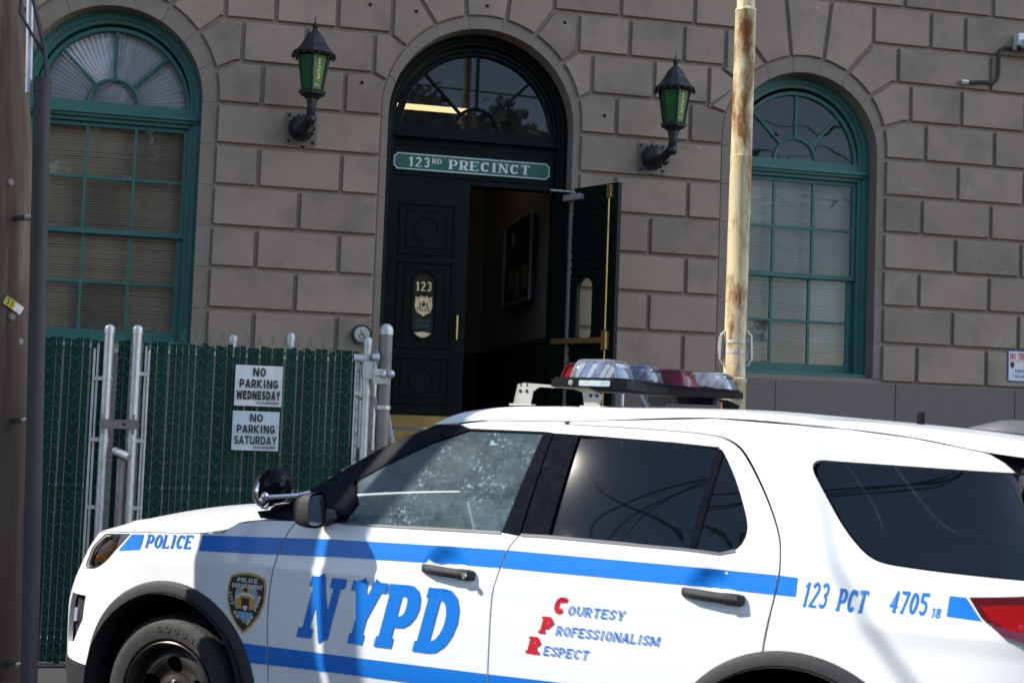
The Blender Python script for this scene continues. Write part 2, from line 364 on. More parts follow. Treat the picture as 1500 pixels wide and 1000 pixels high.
# ------------------------------------------------------------------ lettering: pen strokes with slab or plain ends
def arc(cx, cy, rx, ry, a0, a1, n=8):
    return [(cx+rx*math.cos(math.radians(a0+(a1-a0)*k/n)), cy+ry*math.sin(math.radians(a0+(a1-a0)*k/n))) for k in range(n+1)]
def glyph(ch, T, H, n=8, serif=True):
    """returns width, strokes [(pts, thickness override)], serifs [(x, top?)]"""
    W_ = {'I': .30, 'J': .5, 'M': .88, 'W': .95, 'N': .68, 'D': .66, 'O': .66, 'C': .62, 'G': .66, 'K': .68, 'H': .68, 'U': .66, 'A': .68, 'Y': .66, '1': .36, 't': .34, 'c': .42, '.': .15, ' ': .34, 'L': .56, 'E': .58, 'F': .56, 'S': .54, 'T': .62}
    w = W_.get(ch, .58); w = w*(1 if ch in ' .' else 1)+T*.55; a, b = T/2, w-T/2; yb, yt = H/2, 1-H/2; m = w/2; s = []; e = []
    if ch == 'I': s = [([(m, 0), (m, 1)], 0)]; e = [(m, 0), (m, 1)]
    elif ch == '1':
        s = [([(m, 0), (m, 1)], 0), ([(m, 1-H*.6), (m-.2-T*.3, .78)], H)]; e = [(m, 0)]
    elif ch == 'N': s = [([(a, 0), (a, 1)], H*1.1 if serif and T > .2 else 0), ([(a, 1), (b, 0)], 0), ([(b, 0), (b, 1)], H*1.1 if serif and T > .2 else 0)]; e = [(a, 0), (a, 1), (b, 1)]
    elif ch == 'M': s = [([(a, 0), (a, 1)], 0), ([(a, 1), (m, .12)], 0), ([(m, .12), (b, 1)], 0), ([(b, 1), (b, 0)], 0)]; e = [(a, 0), (b, 0)]
    elif ch == 'W': s = [([(a, 1), (m*.52, 0)], 0), ([(m*.52, 0), (m, .85)], 0), ([(m, .85), (w-m*.52, 0)], 0), ([(w-m*.52, 0), (b, 1)], 0)]; e = [(a, 1), (b, 1)]
    elif ch == 'H': s = [([(a, 0), (a, 1)], 0), ([(b, 0), (b, 1)], 0), ([(a, .5), (b, .5)], 0)]; e = [(a, 0), (a, 1), (b, 0), (b, 1)]
    elif ch == 'K': s = [([(a, 0), (a, 1)], 0), ([(b, 1), (a, .4)], 0), ([(a+.12, .5), (b, 0)], 0)]; e = [(a, 0), (a, 1), (b, 0), (b, 1)]
    elif ch == 'A': s = [([(a*.8, 0), (m, 1)], 0), ([(m, 1), (w-a*.8, 0)], 0), ([(m-.17, .3), (m+.17, .3)], 0)]; e = [(a, 0), (b, 0)]
    elif ch == 'Y': s = [([(m, 0), (m, .5)], 0), ([(a, 1), (m, .42)], 0), ([(b, 1), (m, .42)], 0)]; e = [(m, 0), (a, 1), (b, 1)]
    elif ch == 'T': s = [([(m, 0), (m, 1)], 0), ([(0, yt), (w, yt)], 0)]; e = [(m, 0)]; s += [([(H*.4, 1), (H*.4, .78)], H*.8), ([(w-H*.4, 1), (w-H*.4, .78)], H*.8)] if serif else []
    elif ch == 'L': s = [([(a, 0), (a, 1)], 0), ([(a, yb), (w, yb)], 0)]; e = [(a, 0), (a, 1)]; s += [([(w-H*.4, 0), (w-H*.4, .25)], H*.8)] if serif else []
    elif ch in 'EF':
        s = [([(a, 0), (a, 1)], 0), ([(a, yt), (w, yt)], 0), ([(a, .52), (w*.8, .52)], 0)]; e = [(a, 0), (a, 1)]
        if ch == 'E': s += [([(a, yb), (w, yb)], 0)]; s += [([(w-H*.4, 0), (w-H*.4, .23)], H*.8)] if serif else []
        s += [([(w-H*.4, 1), (w-H*.4, .77)], H*.8)] if serif else []
    elif ch in 'PR':
        y0 = .42; r = (yt-y0)/2; cx = max(a+.05, b-r*.9)
        s = [([(a, 0), (a, 1)], 0), ([(a, yt), (cx, yt)]+arc(cx, (yt+y0)/2, b-cx, r, 90, -90, n)[1:]+[(a, y0)], 0)]; e = [(a, 0), (a, 1)]
        if ch == 'R': s += [([(m, y0), (b, 0)], 0)]; e += [(b, 0)]
    elif ch == 'D':
        cx = max(a+.05, b-.36); s = [([(a, 0), (a, 1)], 0), ([(a, yt), (cx, yt)]+arc(cx, .5, b-cx, yt-.5, 90, -90, n)[1:]+[(a, yb)], 0)]; e = [(a, 0), (a, 1)]
    elif ch in 'O0': s = [(arc(m, .5, b-m, yt-.5, 90, 450, max(8, 2*n)), 0)]
    elif ch in 'CG':
        s = [(arc(m, .5, b-m, yt-.5, 38, 322, max(8, 2*n)), 0)]
        if ch == 'G': s += [([(b, .44), (b, .12)], 0), ([(m, .44), (w, .44)], 0)]
        elif serif: s += [([(b, .98), (b, .7)], H*.9)]
    elif ch == 'U': s = [([(a, 1), (a, .34)]+arc(m, .34, m-a, .34-yb, 180, 360, n)[1:]+[(b, 1)], 0)]; e = [(a, 1), (b, 1)]
    elif ch == 'J': s = [([(b, 1), (b, .3)]+arc(m, .3, b-m, .3-yb, 0, -180, n)[1:], 0)]; e = [(b, 1)]
    elif ch == 'S': s = [(arc(m, .5+(yt-.5)/2, b-m, (yt-.5)/2, 25, 270, n+2)[:-1]+arc(m, (yb+.5)/2, b-m, (.5-yb)/2, 90, -155, n+2), (T+H)/2)]; s += [([(b, 1), (b, .72)], H*.8), ([(a, 0), (a, .28)], H*.8)] if serif else []
    elif ch == '2': s = [(arc(m, .72, b-m, yt-.72, 165, -15, n)+[(a, yb+.02)], (T+H)/2), ([(0, yb), (w, yb)], 0)]
    elif ch == '3': s = [(arc(m, .5+(yt-.5)/2, b-m, (yt-.5)/2, 155, -90, n+2), (T+H)/2), (arc(m, (yb+.5)/2, b-m, (.5-yb)/2, 90, -155, n+2), (T+H)/2)]
    elif ch == '4': s = [([(b-.12, 0), (b-.12, 1)], 0), ([(b-.12, 1-H*.4), (a, .32)], H), ([(0, .3), (w, .3)], 0)]; e = [(b-.12, 0)]
    elif ch == '5': s = [([(w-.04, yt), (a, yt), (a, .55)], (T+H)/2), (arc(m, .33, b-m, .33-yb, 120, -150, n+2), (T+H)/2)]
    elif ch == '7': s = [([(0, yt), (b, yt), (m-.05, 0)], (T+H)/2)]; e = [(m-.05, 0)]
    elif ch == '8': s = [(arc(m, .74, b-m-.03, yt-.74, 90, 450, 2*n), (T+H)/2), (arc(m, .27, b-m, .27-yb, 90, 450, 2*n), (T+H)/2)]
    elif ch == 'c': s = [(arc(m, .3, b-m, .3-yb, 40, 320, 10), 0)]
    elif ch == 't': s = [([(m, .05), (m, .85)], 0), ([(0, .58), (w, .58)], H)]
    elif ch == '.': s = [([(m, 0), (m, T)], T)]
    return w, s, e
def strokepoly(pts, T, H, ov):
    n = len(pts); L = []; R = []; closed = n > 3 and math.hypot(pts[0][0]-pts[-1][0], pts[0][1]-pts[-1][1]) < 1e-6
    for k in range(n):
        if closed and k in (0, n-1): a, b = pts[n-2], pts[1]
        else: a, b = pts[max(0, k-1)], pts[min(n-1, k+1)]
        p = pts[k]
        def unit(u, v):
            d = math.hypot(v[0]-u[0], v[1]-u[1]) or 1; return ((v[0]-u[0])/d, (v[1]-u[1])/d)
        d1 = unit(a, p) if a != p else unit(p, b); d2 = unit(p, b) if p != b else d1
        tx, ty = d1[0]+d2[0], d1[1]+d2[1]; q = math.hypot(tx, ty) or 1; tx, ty = tx/q, ty/q
        miter = 1/max(.55, tx*d1[0]+ty*d1[1]); w = ov if ov else H+(T-H)*abs(ty)**1.3
        L.append((p[0]-ty*w/2*miter, p[1]+tx*w/2*miter)); R.append((p[0]+ty*w/2*miter, p[1]-tx*w/2*miter))
    return [[L[k], L[k+1], R[k+1], R[k]] for k in range(n-1)]
def lettering(text, size, T=.16, H=None, serif=.0, st=None, slant=0., gap=.12, wide=1., n=6, maxw=None):
    """polygons of a line of text, baseline at 0, cap height = size; returns polygons and width"""
    H = T if H is None else H; polys = []; x = 0.
    for ch in text:
        w, s, e = glyph(ch, T, H, n, serif > 0)
        for pts, ov in s:
            for q in strokepoly(pts, T, H, ov): polys.append([(x+a*wide if False else x+a, b) for a, b in q])
        if serif:
            t = st or H
            for sx, top in e:
                y0, y1 = (1-t, 1) if top else (0, t); polys.append([(x+sx-T/2-serif, y0), (x+sx+T/2+serif, y0), (x+sx+T/2+serif, y1), (x+sx-T/2-serif, y1)])
        x += w+gap+(serif if serif else 0)
    tot = (x-gap)*size*wide; k = 1.
    if maxw: k = maxw/tot
    return [[(a*size*wide*k+b*size*slant, b*size) for a, b in q] for q in polys if abs(area(q)) > 1e-7], tot*k
def shift(polys, dx, dy, ang=0.):
    c, s = math.cos(ang), math.sin(ang); return [[(dx+a*c-b*s, dy+a*s+b*c) for a, b in q] for q in polys]
def flat_text(name, polys, y, mt, parent, holes=()):
    """lettering laid flat on a plane facing -y"""
    return surf(name, tri2d(polys, holes), lambda p: (p[0], y, p[1]), mt, parent, smooth=False)
# ------------------------------------------------------------------ ground
TH = math.radians(12.4); WO = Vector((-.391, 13.8, 0))
g = MB(); g.quad((-150, -150, 0), (150, -150, 0), (150, 150, 0), (-150, 150, 0))
tag(g.build('ground', 'asphalt'), 'dark asphalt driveway and street surface', None, kind='structure')
yd = MB(); yd.quad((-9, -4.3, .006), (12, -4.3, .006), (12, 0, .006), (-9, 0, .006))
tag(yd.build('forecourt', 'concrete', loc=WO, rot=(0, 0, TH)), 'pale concrete forecourt between the fence and the building', None, kind='structure')

# ------------------------------------------------------------------ the precinct building; local x along the wall, y into it
B = thing('precinct_building', 'taupe rusticated stone police station with arched openings in shade', 'building', WO, TH)
Z0 = 2.250
RZ = [2.250, 2.672, 3.078, 3.48, 3.885, 4.29, 4.697, 5.12, 5.545, 5.96, 6.39, 6.8, 7.2]
SPR = 4.697
class Op: pass
def opening(c, ro, zo, sill, rb, zb, e):
    o = Op(); o.c, o.ro, o.zo, o.sill, o.rb, o.zb, o.e = c, ro, zo, sill, rb, zb, e; return o
OPL = opening(-3.64, .85, 4.715, 2.29, .99, 4.76, (1.16, .99, .80, .27))
OPD = opening(0.01, .965, 4.73, 1.42, 1.03, 4.78, (1.13, .98, .71, .275))
OPR = opening(3.56, .855, 4.715, 2.29, .94, 4.79, (1.15, 1.01, .77, .27))
ANG = (15, 38, 60, 78.5)

def open_poly(o, r=None, n=24, sill=None):
    r = r or o.ro; s = o.sill if sill is None else sill
    return [(o.c-r, s), (o.c+r, s)]+[(o.c+r*math.cos(math.pi*k/n), o.zo+r*math.sin(math.pi*k/n)) for k in range(n+1)]
# wall backing in one piece, with reveals
tri = tri2d([[(-7.6, 0), (9.4, 0), (9.4, 8.2), (-7.6, 8.2)]], [open_poly(o) for o in (OPL, OPD, OPR)])
surf('wall', tri, lambda p: (p[0], .032, p[1]), 'joint', B, lip=.36, lipfn=lambda p, l: (p[0], .032+l, p[1]), smooth=False)

def inset(poly, d):
    p = ccw(poly); n = len(p); out = []
    for k in range(n):
        a, b, c = Vector(p[k-1]), Vector(p[k]), Vector(p[(k+1) % n])
        e1 = (b-a).normalized(); e2 = (c-b).normalized(); n1 = Vector((-e1.y, e1.x)); n2 = Vector((-e2.y, e2.x))
        m = n1+n2; m.normalize(); q = d/max(.5, m.dot(n1)); out.append(tuple(b+m*q))
    return out
def block(poly, y0=0., y1=.045, gap=.023, bev=.007, name='stone_block', mt='stone'):
    p = inset(poly, gap); q = inset(p, bev); m = MB(); n = len(p)
    cx = sum(a for a, b in p)/n; cz = sum(b for a, b in p)/n
    y0 += random.uniform(-.002, .002)
    for ring, yy in ((p, y1), (p, y0+bev), (q, y0)):
        for a, b in ring: m.v.append((a-cx, yy, b-cz))
    for r in (0, n):
        for k in range(n): j = (k+1) % n; m.f.append((r+k, r+j, r+n+j, r+n+k)); m.mi.append(0)
    m.f.append(tuple(range(2*n, 3*n))); m.mi.append(0)
    return m.build(name, mt, B, loc=(cx, 0, cz))

def arch_blocks(o):
    rows = RZ
    A = [0.]+[math.radians(a) for a in ANG]
    for s in (1, -1):
        P = lambda a: (o.c+s*o.rb*math.cos(a), o.zb+o.rb*math.sin(a))
        def arcpts(a, b, n=4): return [P(a+(b-a)*k/n) for k in range(n+1)]
        E = [(o.c+s*e, rows[7+k]) for k, e in enumerate(o.e)]      # ends of the slanted joints
        adj = ADJ[(o.c, s)]                                       # first upright joint of rows 6, 7, 8
        block([(o.c+s*o.rb, rows[6])]+arcpts(0, A[1])+[E[0], (adj[0], rows[7]), (adj[0], rows[6])])
        block(arcpts(A[1], A[2])+[E[1], (adj[1], rows[8]), (adj[1], rows[7]), E[0]])
        block(arcpts(A[2], A[3])+[E[2], (adj[2], rows[9]), (adj[2], rows[8]), E[1]] if abs(adj[2]-E[2][0]) > .02 else arcpts(A[2], A[3])+[E[2], E[1]])
        block(arcpts(A[3], A[4])+[(E[3][0], rows[10]), (E[2][0], rows[10]), E[2]])
    a = A[4]; block([(o.c-o.e[3], rows[10])]+[(o.c+o.rb*math.cos(t), o.zb+o.rb*math.sin(t)) for t in [math.pi-a+(2*a-math.pi)*k/6 for k in range(7)]]+[(o.c+o.e[3], rows[10])])
ADJ = {(OPL.c, 1): (-2.22, -2.43, -2.61), (OPL.c, -1): (-5.06, -4.85, -4.67), (OPD.c, 1): (1.43, 1.15, .99), (OPD.c, -1): (-1.41, -1.13, -.96),
       (OPR.c, 1): (4.98, 4.79, 4.63), (OPR.c, -1): (2.24, 2.44, 2.62)}
for o in (OPL, OPD, OPR): arch_blocks(o)
# upright joints of each course, between the openings
J = {0: [[-2.2, -1.39], [1.43, 2.23], [4.92, 5.76]], 1: [[-1.81], [1.84], [5.34, 6.15]], 2: [[-2.21, -1.40], [1.43, 2.24], [4.93, 5.78]],
     3: [[-1.81], [1.83], [5.36, 6.17]], 4: [[-2.22, -1.41], [1.44, 2.24], [4.95, 5.79]], 5: [[-1.80], [1.83], [5.38, 6.2]]}
for k in range(6):
    z, zt = RZ[k], RZ[k+1]
    segs = [(OPL.c+OPL.rb, OPD.c-OPD.rb, J[k][0]), (OPD.c+OPD.rb, OPR.c-OPR.rb, J[k][1])]
    r = J[k][2]; rr = list(r)
    while rr[-1] < 8.3: rr.append(rr[-1]+.83)
    segs.append((OPR.c+OPR.rb, 9.3, rr)); segs.append((-7.5, OPL.c-OPL.rb, [-6.75, -5.92, -5.1] if k % 2 else [-7.1, -6.3, -5.5]))
    for a, b, js in segs:
        e = [a]+js+[b]
        for q in range(len(e)-1): block([(e[q], z), (e[q+1], z), (e[q+1], zt), (e[q], zt)])
J2 = {6: [[-7.4, -6.6, -5.8, -5.06], [-2.22, -1.41], [1.43, 2.24], [4.98, 5.82, 6.65, 7.5, 8.3, 9.2]],
      7: [[-7.4, -6.3, -5.5, -4.85], [-2.43, -1.81, -1.13], [1.15, 1.83, 2.44], [4.79, 5.41, 6.2, 7.0, 7.9, 9.2]],
      8: [[-7.4, -6.6, -5.7, -4.67], [-2.61, -2.12, -1.51, -.96], [.99, 1.55, 2.15, 2.62], [4.63, 5.76, 6.5, 7.4, 8.2, 9.2]],
      9: [[-7.4, -6.3, -5.5, -4.44], [-2.84, -2.2, -1.5, -.70], [.72, 1.44, 2.26, 2.79], [4.33, 5.02, 5.44, 6.3, 7.2, 8.2, 9.2]],
      10: [[-7.4, -6.5, -5.7, -4.9, -4.1, -3.3, -2.6, -1.9, -1.1, -.35, .4, 1.1, 1.9, 2.6, 3.3, 4.0, 4.70, 5.78, 6.5, 7.4, 8.2, 9.2]],
      11: [[-7.4, -6.1, -5.3, -4.5, -3.7, -2.9, -2.2, -1.5, -.75, 0., .75, 1.5, 2.2, 2.9, 3.7, 4.4, 5.2, 6.1, 7.0, 7.8, 8.6, 9.2]]}
for k, segs in J2.items():
    z, zt = RZ[k], RZ[k+1]
    for e in segs:
        for q in range(len(e)-1): block([(e[q], z), (e[q+1], z), (e[q+1], zt), (e[q], zt)])
m = MB(); m.box(-7.7, 9.5, -.16, .04, 7.2, 7.2+.2, bev=.03); m.box(-7.7, 9.5, -.07, .04, 7.2+.2, 8.2, bev=.01); m.build('cornice', 'stone', B)

# smooth band stones between the blocks and each opening
def band(o, cols):
    y0 = .024
    for s in (1, -1):
        for k in range(6):
            z0 = max(RZ[k], o.sill if o is not OPD else 0)
            a, b = sorted((o.c+s*(o.ro+.0), o.c+s*(o.rb+.006)))
            if o is OPD and s < 0: pass
            block([(a, z0), (b, z0), (b, RZ[k+1]), (a, RZ[k+1])], y0=y0, y1=.2, gap=.0012, bev=.003, name='band_stone', mt='band')
    nv = 9
    for k in range(nv):
        t0, t1 = math.pi*k/nv, math.pi*(k+1)/nv
        q = [(o.c+o.ro*math.cos(t0+(t1-t0)*j/4), (SPR if (k == 0 and j == 0) or (k == nv-1 and j == 4) else o.zo+o.ro*math.sin(t0+(t1-t0)*j/4))) for j in range(5)]
        w = [(o.c+(o.rb+.006)*math.cos(t0+(t1-t0)*j/4), (SPR if (k == 0 and j == 0) or (k == nv-1 and j == 4) else o.zb+(o.rb+.006)*math.sin(t0+(t1-t0)*j/4))) for j in range(5)]
        block(q+w[::-1], y0=y0, y1=.2, gap=.0012, bev=.003, name='band_stone', mt='band')
for o in (OPL, OPD, OPR): band(o, None)
# granite plinth slabs
xs = [-7.5, -6.0, -4.55, -3.1, -1.65, -1.06]; xr = [1.08, 1.9, 3.27, 4.66, 6.10, 7.55, 9.3]
for e in (xs, xr):
    for q in range(len(e)-1):
        block([(e[q], 1.2), (e[q+1], 1.2), (e[q+1], Z0-.004), (e[q], Z0-.004)], y0=-.03, y1=.05, gap=.002, bev=.006, name='plinth_slab', mt='plinth')
        block([(e[q], .0), (e[q+1], .0), (e[q+1], 1.2), (e[q], 1.2)], y0=-.06, y1=.05, gap=.002, bev=.006, name='plinth_slab', mt='plinth')

def u_path(o, r, sill, n=28, close=False):
    p = [((o.c+r, sill), (-1, 0))]
    for k in range(n+1):
        t = math.pi*k/n; p.append(((o.c+r*math.cos(t), o.zo+r*math.sin(t)), (-math.cos(t), -math.sin(t))))
    return p+[((o.c-r, sill), (1, 0))]
# ---- the two arched windows
def fan(o, parent, rg, rh, zc, y, mt, panemat, n=20, back=None):
    """fanlight: hub ring, three ribs, five panes"""
    m = MB()
    pa = [((o.c+(rh)*math.cos(math.pi*k/n), zc+rh*math.sin(math.pi*k/n)), (math.cos(math.pi*k/n), math.sin(math.pi*k/n))) for k in range(n+1)]
    m.strip(pa, [(-.018, y+.03), (-.018, y), (0, y-.01), (.018, y), (.018, y+.03)]); m.build('hub_bar', mt, parent)
    for a in (45, 90, 135):
        t = math.radians(a); c, s = math.cos(t), math.sin(t); m = MB()
        for r0, r1 in ((rh+.012, rg+.02),):
            a0 = (o.c+c*r0, zc+s*r0); a1 = (o.c+c*r1, zc+s*r1); w = .016
            for q in range(1):
                P = [(a0[0]+s*w, a0[1]-c*w), (a1[0]+s*w, a1[1]-c*w), (a1[0]-s*w, a1[1]+c*w), (a0[0]-s*w, a0[1]+c*w)]
                m.prism(P, y, y+.03)
                m.prism([(a0[0]+s*w*.4, a0[1]-c*w*.4), (a1[0]+s*w*.4, a1[1]-c*w*.4), (a1[0]-s*w*.4, a1[1]+c*w*.4), (a0[0]-s*w*.4, a0[1]+c*w*.4)], y-.009, y)
        m.build('rib', mt, parent)
    for a0, a1, ra, rb in ((0, 45, rh, rg), (45, 90, rh, rg), (90, 135, rh, rg), (135, 180, rh, rg), (0, 180, 0, rh)):
        nn = 8; O = [(o.c+rb*1.02*math.cos(math.radians(a0+(a1-a0)*k/nn)), zc+rb*1.02*math.sin(math.radians(a0+(a1-a0)*k/nn))) for k in range(nn+1)]
        I = [(o.c+ra*math.cos(math.radians(a0+(a1-a0)*k/nn)), zc+ra*math.sin(math.radians(a0+(a1-a0)*k/nn))) for k in range(nn+1)][::-1] if ra else [(o.c, zc)]
        if ra == 0: O = O; I = []
        m = MB(); i = 0; m.v = [(a, y+.016, b) for a, b in O+I]; m.f = [tuple(range(len(m.v)))]; m.mi = [0]; m.build('pane', panemat, parent)
def arched_window(o, pleats, blindmat, label):
    f = MB(); s = o.sill
    f.strip(u_path(o, o.ro, s), [(-.01, .38), (-.01, .2), (.030, .2), (.036, .21), (.075, .218), (.08, .232), (.118, .236), (.12, .27), (.12, .38)])
    f.box(o.c-o.ro, o.c+o.ro, .10, .36, s-.02, s+.045, bev=.012)
    w = f.build('window', 'green', B, smooth=True, label=label)
    c, g_ = o.c, .69
    m = MB(); m.box(c-o.ro+.12, c+o.ro-.12, .235, .30, 4.565, 4.655, bev=.006); m.box(c-o.ro+.02, c+o.ro-.02, .165, .30, 4.53, 4.565, bev=.01); m.box(c-o.ro+.03, c+o.ro-.03, .19, .30, 4.50, 4.53, bev=.005)
    m.box(c-o.ro+.10, c+o.ro-.10, .225, .30, 4.46, 4.50, bev=.005); m.build('transom_bar', 'green', w)
    # ring of the fanlight sash
    m = MB(); pa = [((c+(.73)*math.cos(math.pi*k/28), 4.655+.76*math.sin(math.pi*k/28)), (-math.cos(math.pi*k/28), -math.sin(math.pi*k/28))) for k in range(29)]
    m.strip(pa, [(-.0, .30), (0., .255), (.035, .255), (.045, .27), (.045, .31)]); m.build('fanlight_ring', 'green', w, smooth=True)
    fan(o, w, .70, .24, 4.655, .27, 'green', 'pane')
    # two sashes of six panes
    for nm, z0, z1, y, bot in (('upper_sash', 3.365, 4.455, .265, .05), ('lower_sash', 2.335, 3.40, .305, .095)):
        xi = .69 if nm == 'upper_sash' else .665
        m = MB(); x0, x1 = c-.735, c+.735
        m.box(x0, c-xi, y, y+.035, z0, z1, bev=.004); m.box(c+xi, x1, y, y+.035, z0, z1, bev=.004)
        m.box(c-xi, c+xi, y, y+.035, z0, z0+bot, bev=.004); m.box(c-xi, c+xi, y, y+.035, z1-.04, z1, bev=.004)
        sh = m.build(nm, 'green', w)
        # nothing deeper than a sub-part: bars and panes hang on the window itself
        gz0, gz1 = z0+bot, z1-.04; px = 2*xi/3
        for k in (1, 2):
            m = MB(); x = c-xi+px*k; m.box(x-.014, x+.014, y+.002, y+.032, gz0, gz1, bev=.005); m.build('glazing_bar', 'green', w)
        m = MB(); zm = (gz0+gz1)/2; m.box(c-xi, c+xi, y+.004, y+.03, zm-.014, zm+.014, bev=.005); m.build('glazing_bar', 'green', w)
        for i in range(3):
            for j in range(2):
                xa = c-xi+px*i; za = gz0+(gz1-gz0)/2*j; m = MB(); t = random.uniform(-.003, .003)
                m.quad((xa, y+.016+t, za), (xa+px, y+.016-t, za), (xa+px, y+.016-t*.5, za+(gz1-gz0)/2), (xa, y+.016+t*.7, za+(gz1-gz0)/2)); m.build('pane', 'pane', w)
    # horizontal blind: fine slats, one joined part
    m = MB(); z = 2.38; k = 0
    xr_ = c+.70 if pleats is False else c+.42
    while z < 4.45:
        sag = .0015*math.sin(k*.7)+random.uniform(-.0012, .0012)
        q = .0135; tl = .0115
        xs_ = [c-.72+(1.44)*i/6 for i in range(7)]
        for i in range(6):
            d0, d1 = .002*math.sin(i*1.3+k*.31), .002*math.sin((i+1)*1.3+k*.31)
            m.quad((xs_[i], .40, z+sag+d0+tl), (xs_[i+1], .40, z+sag+d1+tl), (xs_[i+1], .414, z+sag+d1-tl*.6), (xs_[i], .414, z+sag+d0-tl*.6))
        z += .0245; k += 1
    bl = m.build('blind', blindmat, w); bl['kind'] = 'stuff'
    if pleats:
        m = MB(); N = 84
        for r0, r1 in ((.0, .24), (.24, .72)):
            for k in range(N):
                a0, a1 = math.pi*k/N, math.pi*(k+1)/N; d0, d1 = (.022 if k % 2 else 0), (.022 if (k+1) % 2 else 0); y = .34
                p = lambda r, a, d: (c+r*math.cos(a), y+d*min(1, r*3), 4.655+r*math.sin(a))
                m.quad(p(r0, a0, d0), p(r1, a0, d0), p(r1, a1, d1), p(r0, a1, d1))
        m.build('pleated_shade', 'pleat', w)
    return w
wl = arched_window(OPL, True, 'blind', 'arched window with pleated fan shade and brown blinds')
wr = arched_window(OPR, False, 'blind2', 'arched window with dark fanlight and pale blinds')
# ---- door case, fanlight, transom with the name board
f = MB(); o = OPD
f.strip(u_path(o, o.ro, o.sill), [(-.01, .50), (-.01, .24), (.03, .24), (.036, .252), (.065, .258), (.072, .28), (.10, .282), (.106, .50)])
dc = f.build('door_case', 'doorpaint', B, smooth=True)
m = MB(); pa = [((o.c-.0+.86*math.cos(math.pi*k/28), 4.70+.865*math.sin(math.pi*k/28)), (-math.cos(math.pi*k/28), -math.sin(math.pi*k/28))) for k in range(29)]
m.strip(pa, [(0, .40), (0, .31), (.03, .31), (.04, .33), (.07, .33), (.078, .36), (.078, .42)]); m.build('fanlight_ring', 'doorpaint', dc, smooth=True)
m = MB(); m.box(o.c-.865, o.c+.865, .30, .44, 4.60, 4.70, bev=.01); m.box(o.c-.865, o.c+.865, .27, .44, 4.575, 4.60, bev=.006); m.box(o.c-.865, o.c+.865, .34, .44, 4.16, 4.575)
m.box(o.c-.865, o.c+.865, .28, .44, 4.115, 4.16, bev=.008)
for (a, b, c_, d) in ((-.8, .82, 4.50, 4.515), (-.8, .82, 4.185, 4.20)): m.box(o.c+a, o.c+b, .328, .34, c_, d, bev=.004)
m.build('transom_panel', 'doorpaint', dc)
fan(o, dc, .79, .235, 4.70, .36, 'doorpaint', 'panedoor')

def extr(name, tri, y0, y1, mt, parent, smooth=False):
    vo, fo = tri; m = MB(); n = len(vo); cnt = {}
    m.v = [(a, y0, b) for a, b in vo]+[(a, y1, b) for a, b in vo]
    for t in fo:
        m.f.append(tuple(t)); m.f.append(tuple(i+n for i in t[::-1])); m.mi += [0, 0]
        for k in range(len(t)):
            e = (t[k], t[(k+1) % len(t)]); cnt.setdefault((min(e), max(e)), []).append(e)
    for es in cnt.values():
        if len(es) == 1: a, b = es[0]; m.f.append((b, a, a+n, b+n)); m.mi.append(0)
    return m.build(name, mt, parent, smooth=smooth)
def stadium(cx, cz, w, h, n=10):
    return [(cx+w*math.cos(t), cz+(h-w)+w*math.sin(t)) for t in [math.pi*k/n for k in range(n+1)]]+[(cx-w*math.cos(t), cz-(h-w)-w*math.sin(t)) for t in [math.pi*k/n for k in range(n+1)]]
LW, LH = .89, 2.69
